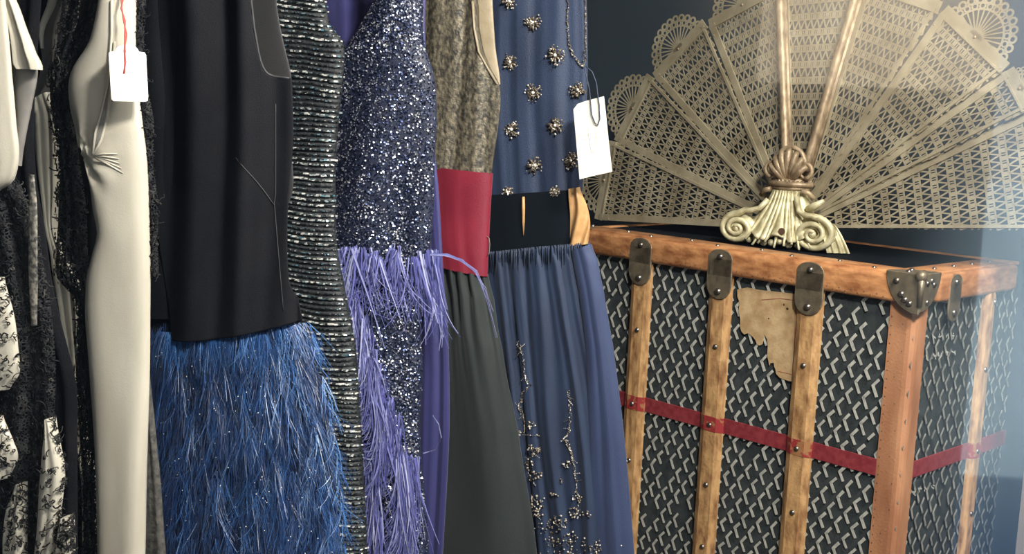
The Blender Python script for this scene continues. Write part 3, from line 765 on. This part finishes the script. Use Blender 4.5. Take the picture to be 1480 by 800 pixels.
# ---- garment 3: black dress, blue feather skirt
D3=1.50
g3=dress('feather_skirt_dress','sleeveless black crepe dress with a bright blue feather skirt',D3,340,'dress')
def fb(a,t,u,z):
    x=a-.05*math.sin(t*3.2)-.04*t; g=lambda m,w: math.exp(-((x-m)/w)**2)
    return (.013*g(.38,.075)-.016*g(.20,.08)-.011*g(.545,.05)+.011*g(.67,.05)-.010*g(.82,.06)+.004*g(.95,.05))*(1.15-.75*t)+.002*nzv(a*5,t*3,4.)
c=Cloth([(205,-220),(190,0),(190,200),(195,457)],[(408,-220),(400,0),(404,30),(411,65),(419,100),(421,112),(420,200),(414,300),(300,455)],D3+.02,.006,seed=20)
c.mesh('back_bodice',M['charcoal'],g3,30,60)
c=Cloth([(190,0),(190,200),(192,460)],[(262,0),(262,200),(268,460)],D3-.028,.006,seed=20)
c.mesh('side_panel',M['black'],g3,16,40)
c=Cloth([(215,-220),(206,0),(214,100),(224,200),(238,300),(252,400),(266,476)],[(415,-220),(409,0),(413,30),(419,65),(427,105),(429,130),(429,200),(423,300),(424,400),(438,464)],D3-.012,.034,fb,sag=.014,seed=21,back=.5,ref=(200,434))
bod=c
ARM=[(350,-200),(362,0),(366,40),(372,75),(379,98),(386,107),(398,111),(420,113)]
def incut(x,y):
    if y>112.5: return False
    for i in range(len(ARM)-1):
        if ARM[i][1]<=y<=ARM[i+1][1]:
            k=(y-ARM[i][1])/(ARM[i+1][1]-ARM[i][1]); return x>ARM[i][0]+(ARM[i+1][0]-ARM[i][0])*k
    return x>350
bo3=c.mesh('bodice',M['black'],g3,130,300,cut=incut,back=False)
b=MB()
b.tube([on(bod,x,y)[0] for x,y in [(356,-100),(362,0),(364,20),(366,40),(369,58),(372,75),(375,88),(379,98),(382,103),(386,107),(392,109.5),(398,111),(408,112),(419,113)]],.0019,6)
b.build('armhole_piping',M['charcoal'],g3)
b=MB(); b.tube([on(bod,x,y)[0]-PN*.0018 for x,y in [(342,228),(352,240),(360,250),(370,262),(380,274),(390,287),(397,296)]],.0008,5)
b.tube([on(bod,x,y)[0]-PN*.0014 for x,y in [(399,150+13*k) if k<11 else (397+(k-11)*1.1,150+13*k) for k in range(24)]],.0008,5); b.build('dart_seam',M['charcoal'],g3)
sk=Cloth([(200,462),(200,560),(205,700),(205,800)],[(442,464),(464,560),(480,640),(494,800)],D3+.008,.040,pleats(4,.006,.3),zb=.45,seed=22,back=.5)
sk.mesh('skirt_base',M['navybase'],g3,40,60)
b=MB()
def strand(b,p,d,L,curl,side,wd,tint,n=5):
    pts=[]; 
    for k in range(n+1):
        t=k/n; pts.append(p+d*(L*t)+curl*(t*t)+Vector((0,0,-1))*L*.25*t*t)
    b.ribbon(pts,wd,side,tint)
tb=tof(sk,800,x=400)
for k in range(1500):
    t=(k/1500)**1.0*tb*1.06; a=U(.02,1); p,nn,du,dv=sk.frame(a,t)
    lean=U(-.35,.35)+.10*(a-.5); dirb=(dv*1.0+du*lean+nn*U(.05,.35)).normalized()
    side0=(du+nn*U(-.5,.5)).normalized()
    curl0=(du*U(-.014,.014)+nn*U(-.006,.008)); L0=U(.03,.065); tb0=U(.0,.85)**1.3*(.55+.55*(nzv(a*5,t*14,2.)+.6))
    if a>.55: tb0=min(1,tb0+.12)  # right side tinted lighter: fall of light put into the strands' colour
    for q in range(9):
        pp=p+du*U(-.005,.005)+dv*U(-.004,.004)+nn*.001
        dd=(dirb+du*U(-.22,.22)+nn*U(-.1,.1)).normalized()
        strand(b,pp,dd,L0*U(.6,1.15),curl0*U(.4,1.8),(side0+nn*U(-.6,.6)).normalized(),U(.0005,.0012),min(1,tb0*U(.6,1.25)+(.35 if R()<.05 else 0)))
for k in range(330):   # plumes tinted pale as highlights, with separate curved barbs
    t=R()*tb; a=min(1,U(.05,1.15)); p,nn,du,dv=sk.frame(a,t); p=p+nn*.008; th=U(-.5,.6); cu=U(-1.2,1.2); tt=U(.62,1.)
    d0=dv*math.cos(th)+du*math.sin(th)+nn*.2; sp=[p.copy()]; L=U(.025,.06)
    for q in range(7):
        th+=cu/7; p=p+(dv*math.cos(th)+du*math.sin(th)+nn*.12)*L/7; sp.append(p.copy())
    b.ribbon(sp,U(.0010,.0018),(du+nn*.3).normalized(),tt)
    for q in range(1,7):
        for sg in (-1,1):
            if R()<.5: strand(b,sp[q],(dv+du*sg*U(.3,.9)+nn*U(-.1,.4)).normalized(),U(.006,.018),dv*.004,(du+dv*.3).normalized(),U(.0005,.0009),max(.2,tt-U(0,.35)),3)
# top tuft under the hem
for k in range(150):
    a=U(.22,1.0); t=.0; p,nn,du,dv=sk.frame(a,.002)
    p=p+nn*.004+Vector((0,0,-.010 if a<.85 else .0)); 
    for q in range(5):
        dd=(dv+nn*U(.1,.8)+du*U(-.3,.35+.8*(a>.85))).normalized()
        strand(b,p+du*U(-.004,.004),dd,U(.02,.045),du*U(-.01,.016)+Vector((0,0,-1))*.008,du,U(.0006,.0012),min(1,U(.2,.95)))
b.build('feathers',M['bluefeather'],g3,kind='stuff')
b=MB()
for k in range(130):
    p,nn,du,dv=sk.frame(U(.05,.98),U(0,tb)); b.tint=.95
    q=p+nn*U(.008,.018); b.ball(q,U(.0006,.0011),nn,5,3)
b.build('glitter',M['bead'],g3,kind='stuff')
# ---- garment 4: black beaded
D4=1.64
g4=dress('beaded_dress','black dress ribbed with horizontal rows of silver beads behind black crepe dress',D4,460,'dress')
PER=.0076
def f4(a,t,u,z): 
    zz=z+.010*a+.005*nzv(u*16,z*9); ph=(zz/PER)%1.
    return .0032*math.sqrt(max(0,math.sin(math.pi*ph)))+.003*math.sin(a*6)
L4=[(340,-220),(330,0),(350,300),(380,500),(400,800)]
R4=[(462,-220),(470,0),(477,35),(496,62),(497,100),(494,140),(488,200),(485,280),(487,350),(500,420),(514,500),(521,600),(526,700),(531,800)]
c=Cloth(L4,R4,D4,.030,f4,zb=.62,seed=30,wv=.004); bd=c
c.mesh('beaded_body',M['bead_ground'],g4,44,1100)
b=MB()
tv0=tof(c,-15,x=470); tv1=tof(c,812,x=470); z0=c.R[0][1]; z1=c.R[-1][1]
nrow=int((z0-z1)/PER)
for r_ in range(nrow):
    zz=(math.floor(z1/PER)+r_+.5)*PER
    t=(zz-z0)/(z1-z0)
    if t<tv0 or t>tv1: continue
    bright=R(); 
    a=.40
    while a<.995:
        pu=c.at(a,t).dot(PA); zq=z0+(z1-z0)*t; tt=t+(.010*a+.005*nzv(pu*16,zq*9))/(z0-z1)
        a+=U(.006,.013)
        if R()<(.55 if bright<.5 else .08): continue
        p,nn,du,dv=c.frame(a,tt); b.tint=min(1,max(0.01,(R()**1.1)*(.75 if bright<.5 else 1.08)))
        sz=U(.0008,.0013) if bright<.5 else U(.0012,.0019); n2=(nn+du*U(-.5,.5)+dv*U(-.5,.5)).normalized(); xx=du*sz*U(.8,1.6); 
        b.box(p+nn*.0012+dv*U(-.0007,.0007),xx,n2.cross(du).normalized()*sz*.7,n2*sz*.6)
b.build('beads',M['bead'],g4,smooth=False,kind='stuff')
# ---- garment 5: sequin dress
D5=1.77
g5=dress('sequin_dress','navy sequinned dress with sprays of periwinkle feathers from the hip',D5,560,'dress')
c=Cloth([(440,-220),(455,0),(470,200),(560,400),(560,600),(560,800)],[(640,-220),(616,0),(620,150),(632,250),(637,320),(642,400),(648,500),(650,600),(646,700),(640,800)],D5+.045,.010,pleats(4,.006,.4),zb=.3,seed=40)
c.mesh('indigo_lining',M['indigo'],g5,40,70,label='indigo satin lining')
def f5(a,t,u,z): return .006*math.sin(a*8+t*14)*math.exp(-((t-.35)/.18)**2)+.004*math.sin(a*13+1)*t
Lc=[(548,-40),(545,0),(527,33),(505,66),(484,80),(470,120),(465,200),(465,300),(480,400),(500,500),(515,600),(525,700),(530,800)]
Rc=[(608,-40),(611,0),(613,60),(627,108),(631,160),(629,230),(627,300),(622,360),(612,420),(609,480),(611,540),(607,600),(609,650),(615,720),(620,800)]
c=Cloth(Lc,Rc,D5,.032,f5,zb=.55,seed=41); sq=c
c.mesh('sequin_body',M['sequin_ground'],g5,50,140)
# shoulder straps up to the hanger
b=MB()
for pp in ([(548,-35),(556,-120),(560,-190)],[(603,-35),(600,-120),(596,-190)]):
    P3=[uz(*hitD(x,y,D5-.012),D5-.012) for x,y in pp]
    for i in range(2): b.bar(P3[i],P3[i+1],.03,-PN,.003)
b.build('shoulder_strap',M['sequin_ground'],g5,smooth=False)
b=MB(); tmax=tof(c,815,x=600)
for k in range(23000):
    t=U(0,1)*tmax; a=U(.0,1.); p,nn,du,dv=c.frame(a,t)
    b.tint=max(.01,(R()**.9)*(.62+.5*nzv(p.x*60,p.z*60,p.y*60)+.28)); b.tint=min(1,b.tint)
    n2=(nn+du*U(-.65,.65)+dv*U(-.65,.65)).normalized(); x=n2.orthogonal().normalized(); y=n2.cross(x); r_=U(.0010,.0018)
    ce=p+nn*.0015
    b.add([ce+(x*math.cos(q*1.2566)+y*math.sin(q*1.2566))*r_ for q in range(5)],[(0,1,2,3,4)])
b.build('sequins',M['sequin'],g5,smooth=False,kind='stuff')
b=MB()
def longf(px,py,L,ang,curl,n=9,tint=None,w=.0016,D=None,lift=.01,spread=0.):
    a,t=af(sq,px,py); a=max(0,min(1,a)); p,nn,du,dv=sq.frame(a,t); p=p+nn*lift
    dn=Vector((0,0,-1)); d=(dn*math.cos(ang)+PA*math.sin(ang)); pts=[p]; th=ang
    for k in range(n):
        th+=curl/n*(1+k*.25); d=dn*math.cos(th)+PA*math.sin(th)-PN*(.12*math.exp(-k*.5)); p=p+d*(L/n); pts.append(p.copy())
    b.ribbon(pts,w,(PA*math.cos(th)-dn*math.sin(th)+PN*U(-.3,.3)).normalized(),U(.1,.95) if tint is None else tint)
for k in range(95):     # tier one, plumes along hip line
    x0=random.choice((500,508,518,530,548,556,580,590,606,618,628))+U(-7,7); y0=U(352,372)+ (6 if x0>600 else 0); ang0=U(-.35,.45)*(1 if x0<600 else .6)+.02; cur0=U(-1.1,.5) if x0<600 else U(-.6,.35); L0=U(.06,.17)
    if x0>600: L0=U(.07,.16); ang0=U(-.1,.35)
    if 545<x0<600: L0*=.8
    for q in range(4): longf(x0+U(-3,3),y0,L0*U(.6,1.1),ang0+U(-.12,.12),cur0*U(.2,1.7),lift=.004+.014*R(),w=U(.0016,.0040))
for k in range(150):    # diagonal tier down the left side
    f=R(); x0=520+66*f+U(-14,10); y0=410+220*f+U(-25,20)
    ang0=U(0.0,.45); cur0=U(-.9,-.1); L0=U(.06,.14)
    for q in range(5): longf(x0+U(-4,4),y0,L0*U(.6,1.1),ang0+U(-.15,.15),cur0*U(.2,1.6),lift=.003+.012*R(),w=U(.0014,.0036))
for k in range(45):    # lower right tier
    x0=U(584,604); y0=U(645,720); 
    for q in range(6): longf(x0+U(-3,3),y0,U(.08,.16),U(.0,.35),U(-.5,.1),lift=.004+.012*R(),w=U(.0014,.0034))
for k in range(45):
    x0=U(528,570); y0=U(640,770)
    for q in range(5): longf(x0,y0,U(.07,.14),U(-.1,.35),U(-.6,.2),lift=.004+.01*R(),w=U(.0014,.0032))
for q in range(9):     # stray plume crossing the red and green dress
    P=[(622,368),(645,368),(668,376),(688,392),(701,418),(710,450),(718,488)]
    pts=[uz(*hitD(x+U(-1.5,1.5)*i*.5,y+U(-1.5,1.5),D5-.05),D5-.05+U(-.004,.004)) for i,(x,y) in enumerate(P[:7-(q%3)])]
    b.ribbon(pts,.0017,(PA*.3+Vector((0,0,1))).normalized(),U(.5,1))
for q in range(4):
    P=[(612,655),(630,648),(638,632),(634,612),(626,600)]
    b.ribbon([uz(*hitD(x+U(-1,1),y+U(-1,1),D5-.05),D5-.05) for x,y in P],.0012,(PA*.5+Vector((0,0,1))).normalized(),U(.6,1))
b.build('feathers',M['perifeather'],g5,kind='stuff')
# ---- garment 6: gold lace, red waist, green skirt
D6=1.93
g6=dress('red_waist_gown','gold lace gown with red satin waist and dark green chiffon skirt',D6,680,'dress')
c=Cloth([(650,-200),(655,0),(660,120)],[(716,-200),(712,0),(716,70),(723,122)],D6+.02,.006,seed=50); c.mesh('back_bodice',M['tan'],g6,14,40)
c=Cloth([(575,-200),(570,0),(575,120),(600,240)],[(680,-200),(690,0),(693,40),(700,75),(711,100),(724,124),(724,165),(712,250)],D6,.022,pleats(3,.005,.9,.8),seed=51,ref=(570,728))
gb=c; c.mesh('lace_bodice',M['goldlace'],g6,50,90)
b=MB(); b.tube([on(gb,x,y)[0]-PN*.0005 for x,y in [(690,2),(694,40),(701,75),(711,99),(722,122)]],.0022,6); b.build('armhole_binding',M['tan'],g6)
c=Cloth([(595,236),(600,300),(615,378)],[(712,250),(709,300),(705,399)],D6-.004,.022,pleats(2,.002,.1),seed=52); c.mesh('red_waistband',M['red'],g6,40,50,label='red satin waistband')
def f6(a,t,u,z): return .006*math.sin(a*40+2*nzv(a*9,t*4))*math.exp(-t*7)+.010*math.sin(a*9+1.3+t*.8)*(.25+.75*t)
c=Cloth([(610,376),(612,450),(610,600),(600,800)],[(706,396),(714,430),(726,500),(748,620),(776,800)],D6+.002,.026,f6,zb=.3,seed=53); c.mesh('chiffon_skirt',M['green'],g6,70,110)
b=MB(); b.tube([uz(*hitD(x,y,D6-.01),D6-.01) for x,y in [(703,341),(707,344),(708,352),(707,366),(704,370)]],.0007,5); b.build('thread_loop',M['satin_grey'],g6)
# ---- garment 7: navy gown
D7=2.09
g7=dress('navy_tulle_gown','navy tulle gown with beaded flower rosettes, black waistband and embroidered skirt',D7,790,'dress')
c=Cloth([(660,-200),(655,0),(655,150),(670,290)],[(852,-200),(848,0),(849,60),(849,110),(846,200),(842,276)],D7,.020,pleats(5,.0035,.35,1.),seed=60)
nb=c; c.mesh('bodice',M['navy'],g7,60,80)
c=Cloth([(664,284),(664,320),(664,366)],[(826,274),(826,310),(825,358)],D7-.006,.022,seed=61); wb=c; c.mesh('velvet_waistband',M['velvet'],g7,30,20,label='black velvet waistband')
def fa(a,t,u,z): return .005*math.sin(a*9+t*6)
c=Cloth([(822,273),(824,310),(823,355)],[(838,270),(849,300),(853,325),(850,352)],D7-.012,.010,fa,seed=62); c.mesh('satin_insert',M['amber'],g7,20,26,label='crumpled amber satin insert')
b=MB(); b.tube([on(wb,x,y)[0]-PN*.002 for x,y in [(757,284),(757,300),(757,320),(757,340)]],[.0028,.0034,.0028,.001],6); b.build('gold_clip',M['amber'],g7,label='narrow gold clip')
def f7(a,t,u,z):
    x=a*7+1.1*nzv(a*4,t*1.2,3.)+.3*t; return (.005*math.sin(2*math.pi*x)+.0025*math.sin(2*math.pi*x*2.3+1+t)+.002*math.sin(a*150)*math.exp(-t*9))*(.6+.5*t)*(1 if a<.78 else .3)
c=Cloth([(664,366),(670,450),(690,600),(705,700),(720,800)],[(853,352),(862,375),(871,420),(884,500),(897,600),(907,700),(915,800)],D7-.002,.034,f7,zb=.3,seed=63)
ns=c; c.mesh('tulle_skirt',M['navy'],g7,110,110)
c=Cloth([(826,362),(836,420),(846,500),(850,600),(852,700),(856,800)],[(855,352),(864,375),(873,420),(886,500),(899,600),(909,700),(917,800)],D7-.020,.014,pleats(1.6,.003,.2),zb=.3,seed=64)
c.mesh('side_gore',M['navy_light'],g7,30,90,label='slate blue side gore')
b=MB()
for k in range(46):
    x=708+k*3.2; y=365-(x-705)*.1
    p,nn,du,dv=on(ns,x,y+2); b.tube([p+nn*.001+Vector((0,0,.004)),p+nn*.003,p-Vector((0,0,U(.015,.04)))+nn*.001],[.0012,.0022,.0004],5)
b.build('gathers',M['navy'],g7,kind='stuff')
def flower(x,y,s=1.):
    p,nn,du,dv=on(nb,x,y); b=MB(); b.tint=.35
    for k in range(9):
        a=2*math.pi*k/9+U(-.2,.2); d=du*math.cos(a)+dv*math.sin(a); rr=.0155*s*U(.8,1.15)
        b.tint=U(.05,.5); b.tube([p+nn*.001,p+d*rr*.6+nn*.005,p+d*rr+nn*.002],[.0008,.0026,.0008],5)
    for k in range(46):
        a=U(0,6.28); r_=U(0,.0175)*s; b.tint=U(.3,1); b.ball(p+(du*math.cos(a)+dv*math.sin(a))*r_+nn*U(.003,.007),U(.0011,.0024),nn,5,3)
    b.tint=1; b.ball(p+nn*.006,.0034*s,nn,8,4)
    b.build('beaded_flower',M['bead2'],g7)
M['bead2']=mat('bronze_silver_beads',(.5,.5,.5),.3,.4,tint=[(0,(.03,.025,.02)),(.35,(.14,.11,.08)),(.7,(.42,.37,.29)),(1,(1,.95,.84))])
for x,y,s in ((770,33,1),(803,80,1.05),(738,90,1),(772,134,1),(803,181,1),(835,130,.9),(741,187,1),(772,239,1),(826,232,.9),(736,278,.7),(803,276,.6),(736,2,.9),(806,-30,1),(769,-70,1),(740,-110,1)): flower(x,y,s)
b=MB()
for pl in ([(824,-60),(821,0),(820,30),(822,60),(828,78),(838,92),(844,97)],[(848,-60),(847,0),(848,40),(846,70),(844,95)]):
    for i in range(len(pl)-1):
        n=9
        for q in range(n*2):
            k=q/(2*n); x=pl[i][0]*(1-k)+pl[i+1][0]*k; y=pl[i][1]*(1-k)+pl[i+1][1]*k
            p,nn,du,dv=on(nb,x+U(-1.6,1.6),y); b.tint=U(.2,.9); b.ball(p+nn*.003,U(.0009,.0018),nn,5,3)
b.build('beaded_trim',M['bead2'],g7,kind='stuff')
b=MB()
def q8(x,y): return (700+x/2.668,500+y/2.668)
def sprig(pl,den=1.):
    P=[q8(*p) for p in pl]
    for i in range(len(P)-1):
        x0,y0=P[i];x1,y1=P[i+1]; L=math.hypot(x1-x0,y1-y0); n=max(2,int(L*.75*den))
        for q in range(n):
            k=q/n; p,nn,du,dv=on(ns,x0+(x1-x0)*k+U(-1.6,1.6),y0+(y1-y0)*k); b.tint=U(.1,1)
            b.ball(p+nn*.002,U(.0007,.0017),nn,5,3)
            if R()<.13:
                a=U(0,6.28)
                for w in range(4): b.ball(p+nn*.003+(du*math.cos(a)+dv*math.sin(a))*.0034*w,U(.0007,.0014),nn,5,3)
sprig([(130,-20),(150,40),(152,90),(155,110),(175,150),(145,185),(135,230),(150,285),(155,310),(150,340),(215,345)])
sprig([(325,170),(330,230),(332,285),(328,330),(308,355),(332,400),(345,450),(355,540),(365,600),(350,660)])
sprig([(170,380),(210,400),(165,440),(170,490),(200,540)]); sprig([(180,570),(220,620),(200,660)]); sprig([(130,225),(160,300)]); sprig([(320,360),(345,440)])
for cx_,cy_,rr,n in ((190,400,22,28),(165,455,25,30),(195,500,22,22),(205,600,26,30),(205,640,22,22),(285,680,32,45),(270,580,18,10),(318,455,16,12),(395,645,14,12),(330,740,30,25),(180,300,16,16),(230,700,30,20),(360,580,22,18),(350,640,24,24),(270,740,30,26),(430,770,26,20),(290,520,10,5),(140,330,14,12),(270,790,60,40),(380,790,60,40)):
    for k in range(n):
        a=U(0,6.28); r_=rr*math.sqrt(R()); x,y=q8(cx_+r_*math.cos(a),cy_+r_*math.sin(a)); p,nn,du,dv=on(ns,x,y); b.tint=U(.15,1); b.ball(p+nn*U(.002,.004),U(.001,.0024),nn,5,3)
for x,y in ((500,420),(552,440),(540,700),(560,715),(525,760),(575,790),(498,640),(545,770)):
    X,Y=q8(x,y); p,nn,du,dv=on(ns,min(X,905),Y); b.tint=.9; b.ball(p+nn*.012,.0016,nn,5,3)
b.build('bead_embroidery',M['bead2'],g7,kind='stuff')
# tag 2
tD=2.03
tg=thing('swing_tag','long cream swing tag on navy cord in front of fan screen','tag',uz(*hitD(857,200,tD),tD))
b=MB(); pts=[(829,158),(835,150),(846,146),(873,139),(876,165),(880,205),(885,248),(862,253),(838,259),(834,215),(831,180)]
b.prism([uz(*hitD(x,y,tD),tD) for x,y in pts],-PN,.0012); card=b.build('card',M['card'],tg,smooth=False)
b=MB()
for pl in ([(844,96),(848,112),(852,130),(853,141),(855,165),(860,178),(864,181),(867,172),(866,150),(864,138),(862,120),(856,104),(846,95)],):
    b.tube([uz(*hitD(x,y,tD-.004),tD-.004) for x,y in pl],.0011,5)
b.build('cord',M['cord'],tg)
b=MB()
for pl in ([(838,193),(838,198)],[(838,196),(842,196)],[(845,195),(850,194),(850,198)],[(853,194),(857,193)],[(861,192),(866,191)],[(868,189),(868,194)],[(840,203),(852,200)],[(856,200),(866,197)],[(850,185),(852,205),(855,220),(858,221),(861,205),(861,185)]):
    for i in range(len(pl)-1): b.bar(uz(*hitD(*pl[i],tD-.002),tD-.0016),uz(*hitD(*pl[i+1],tD-.002),tD-.0016),.0007,-PN,.0002)
b.build('faint_print',M['ink'],card,smooth=False)
# ---- rail and hangers (above the frame)
RZ=1.98
def hc(D,cx): u=hitD(cx,0,D)[0]; return uz(u,RZ,D)
cs=[(D1,-10),(D2,150),(D3,310),(D4,410),(D5,570),(D6,650),(D7,760)]
pA=hc(*cs[0]); pB=hc(*cs[-1]); dr=(pB-pA).normalized()
b=MB(); b.tube([pA-dr*.35,pB+dr*.3],.0125,14)
rl=thing('clothes_rail','steel clothes rail above the gowns, over the top of the picture','rail',(pA+pB)/2)
b.build('bar',M['chrome'],rl)
for e in (pA-dr*.33,pB+dr*.28):
    b=MB(); b.tube([e,Vector((e.x,e.y,2.75))],.008,10); b.build('drop_rod',M['chrome'],rl)
nm=['champagne satin gown at far left','tagged champagne satin gown','black crepe and blue feather dress','black beaded dress','navy sequinned dress','red-waisted gold lace gown','navy tulle gown']
for i,(D,cx) in enumerate(cs):
    c0=hc(D,cx); k=(c0-pA).dot(dr); on_=pA+dr*k
    h=thing('coat_hanger','wooden hanger holding the '+nm[i],'hanger',on_,'hangers on the rail')
    zt=uz(*hitD(cx,-200 if D>1.3 else -220,D),D).z
    b=MB(); b.tube([c0+PA*(.17*s_)+Vector((0,0,zt-.03-RZ+.05*(1-abs(s_)**1.6))) for s_ in [-1+2*q/16 for q in range(17)]],.009,8); b.build('hanger_arm',M['hangwood'],h)
    b=MB(); top=on_; P=[c0+Vector((0,0,zt+.02-RZ)),on_+Vector((0,0,-.05))]+[on_+PA*.0145*math.cos(a)+Z*.0145*math.sin(a) for a in [-math.pi/2+1.35*math.pi*q/10 for q in range(11)]]
    b.tube(P,.002,6); b.build('hook',M['chrome'],h)
# white door frame sliver at right edge of view
e=hitS(1477,770,-.25); b=MB(); 
e2=CAM+ray(1478,745)*2.45
b.box((e2.x+.02,e2.y,.45),(.018,0,0),(0,.02,0),(0,0,.45)); o=b.build('trim_1',M['white'],smooth=False); o['kind']='structure'
